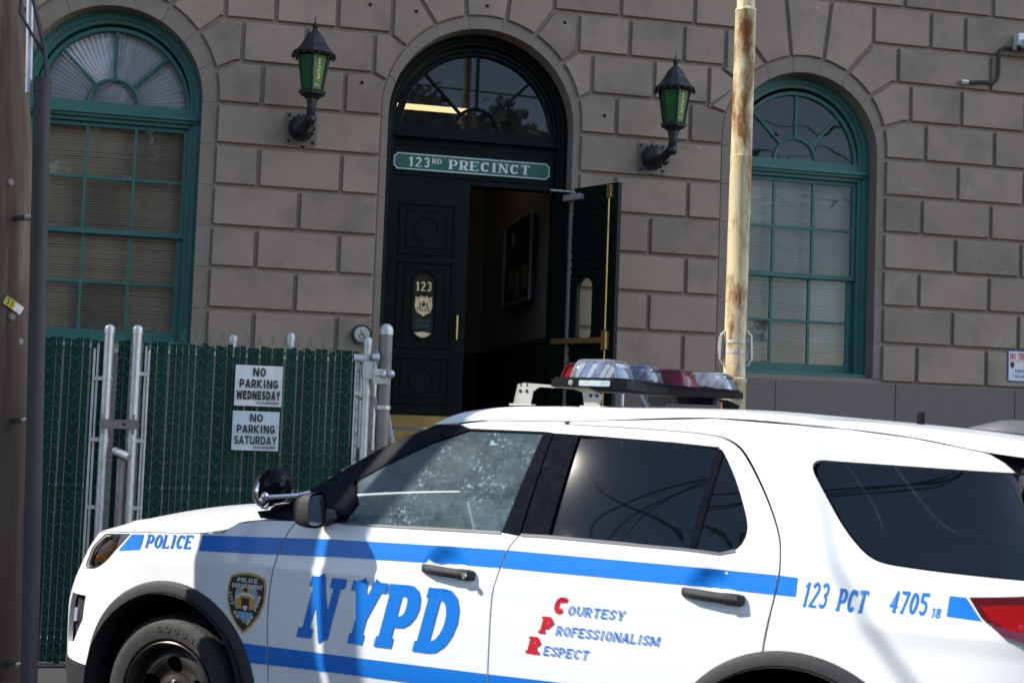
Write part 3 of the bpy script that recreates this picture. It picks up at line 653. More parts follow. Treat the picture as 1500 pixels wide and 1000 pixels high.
def leaf(name, label, loc, rot, inner):
    e = bpy.data.objects.new(name, None)
    ov = stadium(.455, 1.42, .113, .335)
    tri = tri2d([[(0, 0), (LW, 0), (LW, LH), (0, LH)]], [ov])
    d = extr(name, tri, 0, .05, 'doorpaint', B); d.location = loc; d.rotation_euler = (0, 0, rot); d['label'] = label
    def ring(pts, prof, closed=True):
        n = len(pts); cx = sum(p[0] for p in pts)/n; cz = sum(p[1] for p in pts)/n; path = []
        for k in range(n):
            a, b = Vector(pts[k-1]), Vector(pts[(k+1) % n]); t = (b-a).normalized(); nn = (-t.y, t.x)
            if (cx-pts[k][0])*nn[0]+(cz-pts[k][1])*nn[1] < 0: nn = (t.y, -t.x)
            path.append((pts[k], nn))
        q = MB(); q.strip(path, prof, closed=True); return q
    for (z0, z1) in ((1.93, 2.47), (.97, 1.87), (.40, .89)):
        r = ring(rpoly([(.16, z0), (.75, z0), (.75, z1), (.16, z1)], .004, 2), [(0, 0), (.006, -.014), (.02, -.014), (.03, -.003), (.032, 0)]); r.build('panel_moulding', 'doorpaint', d)
        r = ring(rpoly([(.235, z0+.07), (.675, z0+.07), (.675, z1-.07), (.235, z1-.07)], .004, 2), [(0, 0), (.006, -.009), (.018, -.009), (.02, 0)]); r.build('panel_moulding', 'doorpaint', d)
    for cz in (2.20, .645):
        r = ring([(.455+.135*math.cos(t), cz+.135*math.sin(t)) for t in [2*math.pi*k/28 for k in range(28)]], [(0, 0), (.004, -.01), (.018, -.01), (.022, 0)]); r.build('panel_moulding', 'doorpaint', d)
    r = ring(stadium(.455, 1.42, .135, .36, 12), [(0, 0), (.004, -.012), (.016, -.012), (.024, 0)]); r.build('panel_moulding', 'doorpaint', d)
    if inner:
        q = MB(); q.v = [(a, .02, b) for a, b in ov]; q.f = [tuple(range(len(ov)))]; q.mi = [0]; q.build('oval_pane', 'pane', d)
        q = MB(); q.box(.05, .80, -.075, -.045, 1.075, 1.13, bev=.008); q.box(.07, .11, -.05, 0, 1.08, 1.125); q.build('push_bar', 'brass', d, smooth=True)
        q = MB(); q.tube([(.80, -.035, .2), (.80, -.035, LH-.08)], .0085, 8); q.build('vertical_rod', 'brass', d, smooth=True)
        q = MB(); q.box(.77, .83, -.06, 0, 1.0, 1.2, bev=.012); q.build('latch_case', 'brass', d); q = MB(); q.box(.775, .825, -.05, 0, LH-.16, LH-.02, bev=.01); q.build('latch_case', 'brass', d)
        q = MB(); q.box(.16, .40, -.07, 0, LH-.13, LH-.07, bev=.012); q.tube([(.30, -.045, LH-.06), (.30, -.045, LH-.045)], .02, 10); q.tube([(.30, -.05, LH-.045), (.12, -.20, LH-.03), (-.16, .06, LH-.012)], .009, 6); q.build('door_closer', 'galv', d)
    else:
        q = MB(); q.v = [(a, .03, b) for a, b in ov]; q.f = [tuple(range(len(ov)))]; q.mi = [0]; q.build('oval_pane', 'roomwood', d)
        q = MB(); q.v = [(a, .024, b) for a, b in ov]; q.f = [tuple(range(len(ov)))]; q.mi = [0]; q.build('oval_pane', 'panedoor', d)
        q = MB(); q.box(.02, LW-.02, -.006, 0, .0, .285, bev=.002); q.build('kick_plate', 'brass', d)
        q = MB(); q.tube([(.80, 0, 1.06), (.80, -.05, 1.08), (.80, -.055, 1.2), (.80, -.05, 1.32), (.80, 0, 1.34)], .011, 8); q.build('pull_handle', 'brass', d, smooth=True)
        q = MB(); q.box(-.026, -.010, -.056, -.04, .0, LH+.02, bev=.003); q.build('brass_strip', 'brass', d)
        yy = .0235
        def put(nm, polys, mt, holes=()): flat_text(nm, polys, yy, mt, d, holes)
        t, w = lettering('123', .094, T=.24, H=.10, serif=.09, st=.07, gap=.07, maxw=.168); put('numerals', shift(t, .455-w/2, 1.565), 'cream')
        yy = .0225
        sh = [(-.088, .085), (-.05, .075), (-.03, .095), (0, .083), (.03, .095), (.05, .075), (.088, .085), (.086, .03), (.094, -.01), (.07, -.075), (.02, -.10), (0, -.118), (-.02, -.10), (-.07, -.075), (-.094, -.01), (-.086, .03)]
        put('shield', [[(.455+a, 1.42+b) for a, b in sh]], 'cream')
        yy = .0215
        t, w = lettering('POLICE', .044, T=.19, gap=.1, maxw=.135); put('shield_lettering', shift(t, .455-w/2, 1.352), 'ink')
        arcs = []
        for k, chh in enumerate('CITY OF NEW YORK'):
            if chh == ' ': continue
            an = math.radians(150-120*k/15); t, w = lettering(chh, .015, T=.2, maxw=.008); arcs += shift(t, .455+.07*math.cos(an)-.003, 1.435+.055*math.sin(an), an-math.pi/2)
        put('shield_lettering', arcs, 'ink')
        em = [[(.455+a, 1.425+b) for a, b in q] for q in ([(-.018, .02), (.018, .02), (.02, -.008), (0, -.03), (-.02, -.008)], [(-.045, .022), (-.032, .022), (-.028, -.03), (-.044, -.03)], [(.032, .022), (.045, .022), (.044, -.03), (.028, -.03)], [(-.012, .026), (.012, .026), (.006, .042), (-.006, .042)])]
        put('shield_emblem', em, 'ink')
        t, w = lettering('SOUTH', .036, T=.16, H=.07, serif=.06, st=.05, gap=.1, maxw=.155); put('lettering', shift(t, .455-w/2, 1.235), 'signgreen')
        t, w = lettering('SHORE', .036, T=.16, H=.07, serif=.06, st=.05, gap=.1, maxw=.155); put('lettering', shift(t, .455-w/2, 1.185), 'signgreen')
        yy = .0225
        bot = [(a, b) for a, b in ov if b < 1.13]; put('pale_crescent', [bot+[(.455+.04, 1.145), (.455, 1.15), (.455-.04, 1.145)][::1]] if False else [sorted([p for p in ov if p[1] < 1.132], key=lambda p: p[0])+[(.455, 1.146)]], 'cream')
    return d
leaf('door_leaf', 'closed left door leaf with number and police shield in its oval', (-.932, .28, 1.425), 0, False)
leaf('door_leaf', 'open right door leaf with brass push bar', (.885, .245, 1.425), math.radians(-61), True)
m = MB(); m.box(-1.0, 1.0, -.04, .5, 1.385, 1.42, bev=.01); m.build('door_sill', 'plinth', B)

# ---- inside: hall with notice board, lit ceiling lamp
m = MB(); m.box(-1.9, 1.05, 5.0, 5.05, 1.4, 6.0); m.box(-1.95, -1.9, .5, 5.0, 1.4, 6.0); m.box(1.05, 1.10, .5, 5.0, 2.6, 6.0); m.build('hall_wall', 'room', B)
m = MB(); m.box(1.0, 1.05, .5, 5.0, 1.4, 2.55); m.box(.97, 1.05, .5, 5.0, 2.55, 2.62, bev=.01); m.box(-1.9, 1.0, 4.95, 5.0, 1.4, 2.6); m.build('wainscot', 'roomwood', B)
m = MB(); m.box(-1.95, 1.1, .4, 5.0, 1.36, 1.40); m.build('hall_floor', 'roomwood', B)
m = MB(); m.box(-1.95, 1.1, .4, 5.0, 6.0, 6.05); m.build('hall_ceiling', 'room', B)
m = MB(); m.box(-7.5, -2.0, 1.6, 1.65, 0, 7); m.box(-2.0, -1.96, .4, 1.6, 0, 7); m.box(1.12, 1.16, .4, 1.6, 0, 7); m.box(1.16, 9.3, 1.6, 1.65, 0, 7); m.box(-7.6, -7.5, .4, 1.6, 0, 8.2); m.box(9.3, 9.4, .4, 1.6, 0, 8.2); m.box(-7.6, 9.4, .4, 5.1, 8.1, 8.2); m.build('inner_wall', 'roomwood', B)
bd = thing('notice_board', 'dark framed glass notice board on the hall wall inside the doorway', 'notice board', WO, TH)
m = MB(); X = .985
m.box(X-.03, X, 1.75, 1.79, 3.1, 4.15); m.box(X-.03, X, 3.2, 3.24, 3.1, 4.15); m.box(X-.03, X, 1.79, 3.2, 3.1, 3.14); m.box(X-.03, X, 1.79, 3.2, 4.11, 4.15); m.build('frame', 'grey', bd)
m = MB(); m.box(X-.006, X+.05, 1.79, 3.2, 3.14, 4.11); m.build('backing', 'roomwood', bd)
for (a, b, c_, d, mt) in ((1.9, 2.25, 3.65, 4.05, 'navy'), (2.5, 2.95, 3.6, 4.05, 'navy'), (1.95, 2.2, 3.25, 3.55, 'room'), (2.35, 2.6, 3.2, 3.5, 'room'), (2.7, 2.95, 3.3, 3.55, 'room'), (2.66, 2.80, 3.85, 3.98, 'gold')):
    m = MB(); m.box(X-.014 if mt == 'gold' else X-.010, X-.006, a, b, c_, d); m.build('notice', mt, bd)
cl = thing('ceiling_lamp', 'lit fluorescent strip lamp seen through the door fanlight', 'lamp', WO, TH)
m = MB(); m.box(-1.0, .32, 2.42, 2.60, 5.42, 5.47, bev=.01); m.build('housing', 'grey', cl)
m = MB(); m.box(-.98, .30, 2.44, 2.58, 5.385, 5.42, bev=.012); m.build('lit_cover', 'tube', cl)

# ---- name board over the door
sg = thing('name_board', 'green board reading 123RD PRECINCT above the doors', 'sign', WO, TH)
def notch(x0, x1, z0, z1, r): return [(x0+r, z0), (x1-r, z0), (x1-r*.8, z0+r*.8), (x1, z0+r), (x1, z1-r), (x1-r*.8, z1-r*.8), (x1-r, z1), (x0+r, z1), (x0+r*.8, z1-r*.8), (x0, z1-r), (x0, z0+r), (x0+r*.8, z0+r*.8)]
y_ = .322
m = MB(); m.prism(notch(-.85, .815, 4.235, 4.415, .03), y_, y_+.015); m.build('board', 'signgreen', sg)
flat_text('border', [notch(-.843, .808, 4.242, 4.408, .028)], y_-.0015, 'signwhite', sg, holes=[notch(-.834, .799, 4.251, 4.399, .025)])
P1, w1 = lettering('123', .098, T=.23, H=.09, serif=.10, st=.06, gap=.10, maxw=.225)
P2, w2 = lettering('RD', .052, T=.20, H=.09, serif=.08, st=.07, gap=.08, maxw=.105)
P3, w3 = lettering('PRECINCT', .098, T=.22, H=.09, serif=.10, st=.06, gap=.08, maxw=.87)
flat_text('lettering', shift(P1, -.685, 4.275)+shift(P2, -.445, 4.32)+shift(P3, -.265, 4.275), y_-.003, 'signwhite', sg)

# ---- wall lanterns
def lantern():
    t = thing('wall_lantern', 'black iron lantern with green 123 glass left of the doors', 'lantern', WO, TH, 'green police lanterns beside the doorway')
    m = MB(); m.box(-.155, .155, -.012, 0, -.165, .165, bev=.004); bp_ = m.build('back_plate', 'galvold', t)
    for a in (-.12, .12):
        for b in (-.13, .13): m = MB(); m.lathe([(.0, -.024), (.017, -.022), (.019, -.012)], 8, (a, 0, b), axis='y'); m.build('bolt', 'iron', bp_)
    m = MB(); m.lathe([(.001, -.16), (.05, -.155), (.085, -.135), (.11, -.11), (.125, -.07), (.128, -.04), (.12, -.012)], 18, axis='y')
    for k in range(14):
        a = 2*math.pi*k/14; m.ball((.115*math.cos(a), -.08, .115*math.sin(a)), .024, 4)
    m.build('rosette', 'iron', t, smooth=True)
    m = MB(); m.tube([(.0, -.10, -.03), (.01, -.24, -.05), (.03, -.36, -.03), (.055, -.46, .02), (.06, -.50, .09), (.06, -.50, .17)], .05, 10, r2=.042)
    m.ball((.06, -.49, .0), .05, 6); m.tube([(.03, -.30, -.05), (.035, -.33, -.12), (.045, -.42, -.10)], .016, 6); m.build('arm', 'iron', t, smooth=True)
    C = (.06, -.50, 0)
    def hexr(r0, z0, r1, z1, mm, ph=16): 
        mm.lathe([(r0, z0), (r1, z1)], 6, C, phase=math.radians(ph))
    m = MB(); m.lathe([(.04, .10), (.055, .16), (.06, .19), (.10, .225), (.13, .235), (.135, .255), (.115, .275), (.0, .276)], 6, C, phase=math.radians(24))
    for k in range(12): 
        a = math.radians(16+30*k); m.ball((C[0]+.125*math.cos(a), C[1]+.125*math.sin(a), .26), .011, 3)
    m.build('cup', 'iron', t)
    z0, z1, ra, rb = .275, .60, .108, .162
    m = MB()
    for k in range(6):
        a = math.radians(24+60*k); m.tube([(C[0]+ra*math.cos(a), C[1]+ra*math.sin(a), z0), (C[0]+rb*math.cos(a), C[1]+rb*math.sin(a), z1)], .011, 6)
    m.build('cage', 'iron', t)
    for k in range(6):
        a, b = math.radians(24+60*k), math.radians(84+60*k); m = MB()
        m.quad((C[0]+ra*.96*math.cos(a), C[1]+ra*.96*math.sin(a), z0), (C[0]+ra*.96*math.cos(b), C[1]+ra*.96*math.sin(b), z0), (C[0]+rb*.96*math.cos(b), C[1]+rb*.96*math.sin(b), z1), (C[0]+rb*.96*math.cos(a), C[1]+rb*.96*math.sin(a), z1))
        gp = m.build('glass_panel', 'lampglass_lit' if k == 4 else 'lampglass', t)
        if k == 4:
            m_ = (a+b)/2; nx, ny = math.cos(m_), math.sin(m_); r5 = math.cos(math.radians(30))
            def mp(p):
                r = (ra+(rb-ra)*(p[1]/(z1-z0)))*.96*r5+.003; return (C[0]+nx*r-ny*p[0], C[1]+ny*r+nx*p[0], z0+p[1])
            L_ = []
            for chh, zz in (('1', .235), ('2', .165), ('3', .095)):
                tt, w = lettering(chh, .055, T=.22, H=.1, serif=.08, st=.07, gap=0); L_ += shift(tt, -w/2, zz)
            tt, w = lettering('Pct.', .024, T=.2, H=.12, gap=.1, maxw=.05); L_ += shift(tt, -w/2, .03)
            surf('numerals', tri2d(L_), mp, 'cream', gp, smooth=False)
    m = MB(); m.lathe([(.165, .60), (.20, .605), (.212, .622), (.205, .64), (.185, .645), (.17, .665), (.12, .73), (.105, .76), (.07, .82), (.035, .85), (.02, .875), (.028, .89), (.02, .90), (.026, .912), (.012, .925), (.008, .95), (.001, 1.02)], 12, C, phase=math.radians(24))
    for k in range(18):
        a = math.radians(20*k); m.ball((C[0]+.205*math.cos(a), C[1]+.205*math.sin(a), .60), .013, 3)
    m.build('roof', 'iron', t)
    return t
def place_local(o, u, y, z): p = WO+Vector((math.cos(TH)*u-math.sin(TH)*y, math.sin(TH)*u+math.cos(TH)*y, z)); o.location = p
l1 = lantern(); place_local(l1, -1.82, -.001, 4.50)
l2 = copy_tree(l1); place_local(l2, 1.83, -.001, 4.49); l2['label'] = 'black iron lantern with green 123 glass right of the doors, nearest the rusty pole'

# ---- small fittings on the wall
ab = thing('door_button', 'round steel push plate with wheelchair symbol beside the door', 'push button', (0, 0, 0), TH); place_local(ab, -1.135, -.001, 2.49)
m = MB(); m.lathe([(.0, -.035), (.095, -.035), (.10, -.03), (.10, 0)], 28, axis='y'); m.build('housing', 'ink', ab)
m = MB(); m.lathe([(.0, -.043), (.07, -.043), (.078, -.036)], 28, axis='y'); m.build('plate', 'alu', ab)
ws = [strokepoly(p, .008, .008, 0) for p in (arc(-.002, -.018, .024, .024, 150, 400, 12), [(-.008, .022), (-.006, -.006), (.018, -.008), (.028, -.034), (.036, -.032)], [(-.006, .008), (.014, .008)])]
L_ = [q for s in ws for q in s]+[[(-.008+.008*math.cos(t), .036+.008*math.sin(t)) for t in [2*math.pi*k/10 for k in range(10)]]]
flat_text('wheelchair_symbol', L_, -.0445, 'ink', ab)
sc = thing('security_camera', 'white wall camera box fed by grey conduit at top right', 'camera', (0, 0, 0), TH); place_local(sc, 6.10, 0, 6.1)
m = MB(); m.box(-.06, .26, -.10, 0, -.02, .12, bev=.01); m.build('junction_box', 'signwhite', sc)
m = MB(); m.box(-.03, .30, -.26, -.10, -.05, .05, bev=.015); m.lathe([(.0, .0), (.04, .0), (.045, .02)], 12, (.1, -.2, -.07)); m.build('camera_body', 'signwhite', sc)
m = MB(); m.lathe([(.0, -.03), (.04, -.02), (.05, 0)], 12, (.06, -.2, -.05)); m.build('lens_dome', 'ink', sc)
cdt = thing('conduit', 'grey bent conduit running to the camera along the stone joint', 'conduit', (0, 0, 0), TH); place_local(cdt, 0, 0, 0)
pts = [(5.44, -.03, 5.62)]+[(5.66, -.03, 5.645)]+[(5.74+.10*math.sin(math.radians(a)), -.03, 5.745-.10*math.cos(math.radians(a))) for a in (0, 30, 60, 90)]+[(5.84, -.03, 5.96)]+[(5.94-.10*math.cos(math.radians(a)), -.03, 5.96+.10*math.sin(math.radians(a))) for a in (30, 60, 90)]+[(6.10, -.03, 6.06)]
m = MB(); m.tube(pts, .021, 8); m.build('pipe', 'conduit', cdt, smooth=True)
m = MB(); m.tube([(5.38, -.03, 5.62), (5.46, -.03, 5.622)], .03, 8); m.build('coupling', 'galv', cdt); m = MB(); m.tube([(6.0, -.03, 6.06), (6.05, -.03, 6.06)], .028, 8); m.build('coupling', 'galv', cdt)
nt = thing('no_trespassing_sign', 'white red and blue no trespassing sign on the stone at far right', 'sign', (0, 0, 0), TH); place_local(nt, 6.02, -.003, 2.33)
m = MB(); m.box(0, .50, -.006, 0, .0, .345, bev=.003); m.build('plate', 'bluefilm', nt)
m = MB(); m.box(.012, .488, -.009, -.006, .012, .333); m.build('face', 'signwhite', nt)
y_ = -.0105
t, w = lettering('NO TRESPASSING', .07, T=.2, serif=.06, gap=.08, maxw=.44); flat_text('heading', shift(t, .03, .245)+[[(.02, .225), (.48, .225), (.48, .23), (.02, .23)]], y_, 'red', nt)
t, w = lettering('NYPD', .05, T=.2, serif=.06, maxw=.17); L_ = shift(t, .20, .155)
t, w = lettering('PERSONNEL ONLY', .035, T=.18, serif=.05, maxw=.36); L_ += shift(t, .09, .10)
t, w = lettering('VIOLATORS', .03, T=.16, serif=.05, maxw=.36) if False else lettering('TRESPASSERS', .03, T=.16, serif=.05, maxw=.36); L_ += shift(t, .06, .045)
flat_text('lettering', L_, y_, 'bluefilm', nt)
flat_text('shield_emblem', [[(.03, .21), (.055, .218), (.08, .21), (.078, .17), (.055, .14), (.032, .17)]], y_, 'conduit', nt)
# dark anchor holes left in the stone
for (u, z) in ((-1.24, 5.02), (-1.19, 5.82), (-.72, 5.80), (.01, 5.93), (.84, 5.84), (1.30, 4.90)):
    m = MB(); m.lathe([(.0, .0), (.014, .0), (.018, -.002), (.02, .0)], 10, axis='y'); h = m.build('anchor_hole', 'darkvoid', B, loc=(u, -.0035, z))

# ---- brick stoop and handrail in front of the door
st = thing('entrance_stoop', 'brick entrance stoop with stone treads below the doors', 'steps', WO, TH)
m = MB(); m.box(-1.22, 1.22, -1.4, -.07, 0, 1.33)
for k in range(1, 8): m.box(-1.22, 1.22, -1.4-.3*k, -1.4-.3*(k-1), 0, 1.33-.175*k)
m.build('core', 'mortar', st)
bme = None
for r in range(14):
    z = .03+r*.092
    for k in range(11):
        x = -1.22+.222*k+(.11 if r % 2 else 0)
        if x+.21 > 1.23: continue
        if bme is None:
            m = MB(); m.box(0, .208, 0, .03, 0, .078, bev=.004); b0 = m.build('brick', 'brickdark', st); bme = b0.data; b0.location = (x, -1.42, z)
        else: link('brick', bme, st, (x, -1.42 if True else 0, z))
for k in range(8):
    m = MB(); m.box(-1.26, 1.26, -1.46-.3*k if k else -1.46, -.06 if k == 0 else -1.42-.3*(k-1), 1.33-.175*k, 1.385-.175*k, bev=.012); m.build('tread', 'plinth', st)
for s in (-1, 1):
    hr = thing('handrail', 'galvanised handrail on the %s side of the stoop' % ('left' if s < 0 else 'right'), 'handrail', WO, TH, 'stoop handrails')
    m = MB(); x = s*1.15
    m.tube([(x, -.3, 2.25), (x, -1.45, 2.25), (x, -3.4, 1.12), (x, -3.5, 1.06)], .021, 8); m.tube([(x, -.3, 1.85), (x, -1.45, 1.85), (x, -3.4, .72)], .016, 8); m.build('rail', 'galv', hr, smooth=True)
    for (yy, z0, z1) in ((-.3, 1.385, 2.25), (-1.42, 1.385, 2.25), (-3.4, .0, 1.12)): m = MB(); m.tube([(x, yy, z0), (x, yy, z1)], .021, 8); m.build('post', 'galv', hr)
# ------------------------------------------------------------------ the police car; local x rearwards from the front axle, y to the far side
def _pchip(X, Y):
    n = len(X); h = [X[i+1]-X[i] for i in range(n-1)]; d = [(Y[i+1]-Y[i])/h[i] for i in range(n-1)]
    mm = [d[0]]+[0 if d[i-1]*d[i] <= 0 else 2*d[i-1]*d[i]/(d[i-1]+d[i]) for i in range(1, n-1)]+[d[-1]]
    def f(x):
        if x <= X[0]: return Y[0]
        if x >= X[-1]: return Y[-1]
        lo = max(i for i in range(n-1) if X[i] <= x); t = (x-X[lo])/h[lo]; a = t*t*(3-2*t); b = t*(1-t)*(1-t); c = -t*t*(1-t)
        return Y[lo]*(1-a)+Y[lo+1]*a+h[lo]*(mm[lo]*b+mm[lo+1]*c)
    return f
hw = _pchip([0., .2, .35, .6, .8, .95, 1.1, 1.2, 1.26, 1.35, 1.45, 1.55, 1.65, 1.75], [.90, .93, .955, .972, .981, .985, .975, .960, .935, .895, .848, .797, .740, .68])
noseL = _pchip([0., .3, .5, .7, .8, .915, 1.02, 1.09, 1.2], [.80, .83, .845, .84, .81, .74, .66, .59, .5])
tailL = _pchip([0., .5, .9, 1.1, 1.25, 1.5, 1.65], [.70, .72, .70, .66, .58, .42, .33])
XN, XT = -.08, 3.4
CUPS = ((1.458, 1.082), (2.581, 1.088))
def half(x, z):
    h = hw(z)+.005*math.exp(-((z-1.0)/.02)**2)
    if .5 < x < 2.9 and z < .75: h -= .012*math.exp(-((z-.50)/.09)**2)*min(1, (x-.5)*5, (2.9-x)*5)
    if x > 2.95 and z > .8: h += .010*math.exp(-((z-(1.01-.02*(x-3)))/.03)**2)*min(1, (x-2.95)*2.5)
    if z > .9:
        for cx, cz in CUPS:
            d = ((x-cx)/.068)**2+((z-cz)/.048)**2
            if d < 4: h -= .026*math.exp(-d*d)
    return h
def s2x(s, z):
    if s < XN: L = noseL(z); return XN-L*math.sin(min(1., (XN-s)/L)*math.pi/2)
    if s > XT: L = tailL(z); return XT+L*math.sin(min(1., (s-XT)/L)*math.pi/2)
    return s
def x2s(x, z):
    if x < XN: L = noseL(z); return XN-L*2/math.pi*math.asin(min(1., (XN-x)/L))
    if x > XT: L = tailL(z); return XT+L*2/math.pi*math.asin(min(1., (x-XT)/L))
    return x
def body_pt(s, z, off=0., sg=-1):
    x = s2x(s, z); h = half(x, z); e = 3.1
    nx, ny = 0., 1.
    if s < XN: q = min(1., (XN-x)/noseL(z)); y = h*max(0., 1-q**e)**(1/e); nx = -q**2.1; ny = max(.03, (1-q)**.5)
    elif s > XT: q = min(1., (x-XT)/tailL(z)); y = h*max(0., 1-q**3)**(1/3); nx = q**2; ny = max(.03, (1-q)**.5)
    else: y = h
    l = math.hypot(nx, ny); t = .45 if z > 1.22 else 0.
    return (x+nx/l*off, sg*(y+ny/l*off*math.cos(t)), z+off*math.sin(t))
CAR = thing('police_suv', 'white patrol SUV with blue stripes and NYPD lettering parked in front', 'car', (-1.104, 7.133, 0), -math.radians(26.3))
PAN = {}
def xs(poly): return [(x2s(x, z), z) for x, z in poly]
def panel(name, poly, mt, holes=(), off=0., bow=None, lip=.022, grid=.04, label=None, both=True, parent=None, step=.04):
    p = xs(dens(poly, step)); hs = [xs(dens(h, step)) for h in holes]
    tri = tri2d([p], hs, grid=grid); o = None
    for sg in ((-1, 1) if both else (-1,)):
        r = surf(name, tri, lambda q: body_pt(q[0], q[1], off-(bow[2]*((q[0]-bow[0])/bow[1])**2 if bow else 0), sg), mt, parent or CAR, lip=lip, lipfn=lambda q, l: body_pt(q[0], q[1], off-l, sg), label=label)
        if sg == -1: o = r
    PAN[name] = (p, hs); return o
def decal(name, polys, mt, onto=None, off=.0022, grid=.04, holes=(), parent=None, label=None):
    pp = [xs(dens(q, .05)) for q in polys]
    tri = tri2d(pp, [xs(h) for h in holes], grid=grid, clip=PAN[onto][0] if onto else None)
    if not tri[1]: return None
    return surf(name, tri, lambda q: body_pt(q[0], q[1], off), mt, parent or CAR, label=label)
def ring_arc(cx, cz, r, a0, a1, n): return [(cx+r*math.cos(math.radians(a0+(a1-a0)*k/n)), cz+r*math.sin(math.radians(a0+(a1-a0)*k/n))) for k in range(n+1)]
AF, AR_ = (.03, .40), (2.88, .385)
ARR = .452
gB_ = [(1.658, .28), (1.658, .625), (1.664, .843), (1.670, .981), (1.692, 1.066), (1.722, 1.16), (1.765, 1.214)]
gF_ = [(.582, .30), (.583, .5), (.576, .735), (.577, .856), (.600, 1.008), (.638, 1.131), (.690, 1.203)]
def chaikin(p, n=2, closed=False):
    for _ in range(n):
        q = [] if closed else [p[0]]
        for k in range(len(p) if closed else len(p)-1):
            a, b = p[k], p[(k+1) % len(p)]; q += [(a[0]*.75+b[0]*.25, a[1]*.75+b[1]*.25), (a[0]*.25+b[0]*.75, a[1]*.25+b[1]*.75)]
        if not closed: q.append(p[-1])
        p = q
    return p
off_ = lambda pts, d: [(a+d, b) for a, b in pts]
gB = chaikin(gB_); gF = chaikin(gF_)
# panels
headlamp = rpoly([(-.545, .925), (-.505, 1.012), (-.408, 1.076), (-.212, 1.092), (-.282, 1.021), (-.358, .950), (-.430, .912), (-.535, .898)], [.01, .03, .015, .005, .05, .05, .03, .015], 4)
fog = [(-.655, .775), (-.498, .779), (-.516, .667), (-.605, .545), (-.70, .535), (-.69, .65)]
tipx = lambda z: XN-noseL(z)
fender_poly = ([(tipx(.47), .47), (-.47, .455)]+ring_arc(AF[0], AF[1], ARR, 172, 0, 22)[0:]+[(.482, .30)]+gF+[(.63, 1.202), (.493, 1.194), (.378, 1.172), (.311, 1.128), (.185, 1.117), (-.205, 1.097), (-.41, 1.081), (tipx(1.05), 1.045)]
               + [(tipx(z), z) for z in (.95, .85, .75, .65, .55)])
fen = panel('front_wing', fender_poly, 'white', holes=[headlamp, fog], grid=.035, label=None)
fd = panel('front_door', off_(gF, .0075)+[(.93, 1.21), (1.684, 1.222)]+off_(gB, -.0038)[::-1], 'white', grid=.024)
seam = [(1.86, 1.664), (2.284, 1.655), (2.50, 1.643), (2.575, 1.62), (2.632, 1.578), (2.728, 1.446), (2.80, 1.316), (2.823, 1.24), (2.828, 1.152), (2.806, 1.036), (2.778, .90), (2.772, .82)]
seam = chaikin(seam)
glassR = [(1.93, 1.626), (2.336, 1.611), (2.53, 1.600), (2.556, 1.575), (2.625, 1.47), (2.690, 1.33), (2.694, 1.275), (2.67, 1.228), (2.62, 1.208)]
glassR = [glassR[0]]+chaikin(glassR[1:])
rd = panel('rear_door', off_(gB, .0038)+[(1.888, 1.219)]+glassR[::-1]+[(1.80, 1.630)]+[seam[0]]+seam[1:]+ring_arc(AR_[0], AR_[1], ARR, 104, 180, 14)+[(2.42, .28)], 'white', grid=.024)
qwin = rpoly([(2.885, 1.565), (3.6, 1.547), (3.71, 1.545), (3.71, 1.196), (3.36, 1.207), (3.165, 1.222), (3.06, 1.318)], [.09, 0, 0, 0, .12, .12, .1], 8)
qp = panel('quarter_panel', chaikin([(1.866, 1.671), (2.284, 1.662), (2.505, 1.650), (2.583, 1.627), (2.641, 1.584), (2.736, 1.450), (2.808, 1.318), (2.831, 1.24), (2.836, 1.152), (2.814, 1.036), (2.786, .90), (2.779, .83)])
           + ring_arc(AR_[0], AR_[1], ARR, 101, 0, 14)+[(3.34, .30), (XT+tailL(.30), .30)]+[(XT+tailL(z), z) for z in [.31+.0125*k for k in range(70)]+[1.185]]+[ (3.705, 1.185), (3.705, 1.549), (3.612, 1.553), (3.575, 1.585), (3.52, 1.616), (3.255, 1.66), (3.01, 1.684), (2.486, 1.709), (1.88, 1.678)], 'white', holes=[rpoly([(2.873, 1.570), (3.6, 1.5525), (3.72, 1.5505), (3.72, 1.190), (3.36, 1.201), (3.160, 1.216), (3.053, 1.314)], [.075, 0, 0, 0, .12, .12, .1], 8)], grid=.035)
decal_w = panel('door_frame_strip', [(1.36, 1.650), (1.42, 1.634), (1.76, 1.634), (1.806, 1.632), (1.852, 1.667), (1.845, 1.675), (1.5, 1.668)], 'white', grid=.03)
# black pillars and glass
panel('windscreen_pillar', [(.52, 1.205), (.641, 1.289), (.79, 1.394), (1.019, 1.538), (1.248, 1.647), (1.35, 1.648), (1.415, 1.630), (1.26, 1.572), (1.09, 1.485), (.935, 1.392), (.865, 1.29), (.92, 1.212), (.70, 1.206)], 'blackgloss', off=-.003, grid=.05)
panel('mirror_base', [(.80, 1.209), (.935, 1.212), (.975, 1.30), (.925, 1.385), (.86, 1.30)], 'blackgloss', off=.004, grid=.06)
panel('door_pillar', [(1.686, 1.223), (1.765, 1.218), (1.806, 1.630), (1.764, 1.630)], 'blackgloss', off=-.002, grid=.06)
panel('door_pillar', [(1.773, 1.219), (1.89, 1.221), (1.924, 1.624), (1.812, 1.628)], 'blackgloss', off=-.002, grid=.06)
panel('side_window', [(.92, 1.214), (1.686, 1.225), (1.764, 1.628), (1.43, 1.628), (1.26, 1.567), (1.09, 1.480), (.94, 1.392), (.98, 1.30)], 'carglass', off=-.008, lip=0, grid=.06, label='dusty clear front side window')
panel('side_window', [(1.885, 1.221), (2.478, 1.213), (2.523, 1.597), (2.336, 1.608), (1.92, 1.622)], 'tintglass', off=.004, bow=(2.25, .33, .018), lip=0, grid=.04, label='dark tinted rear door window')
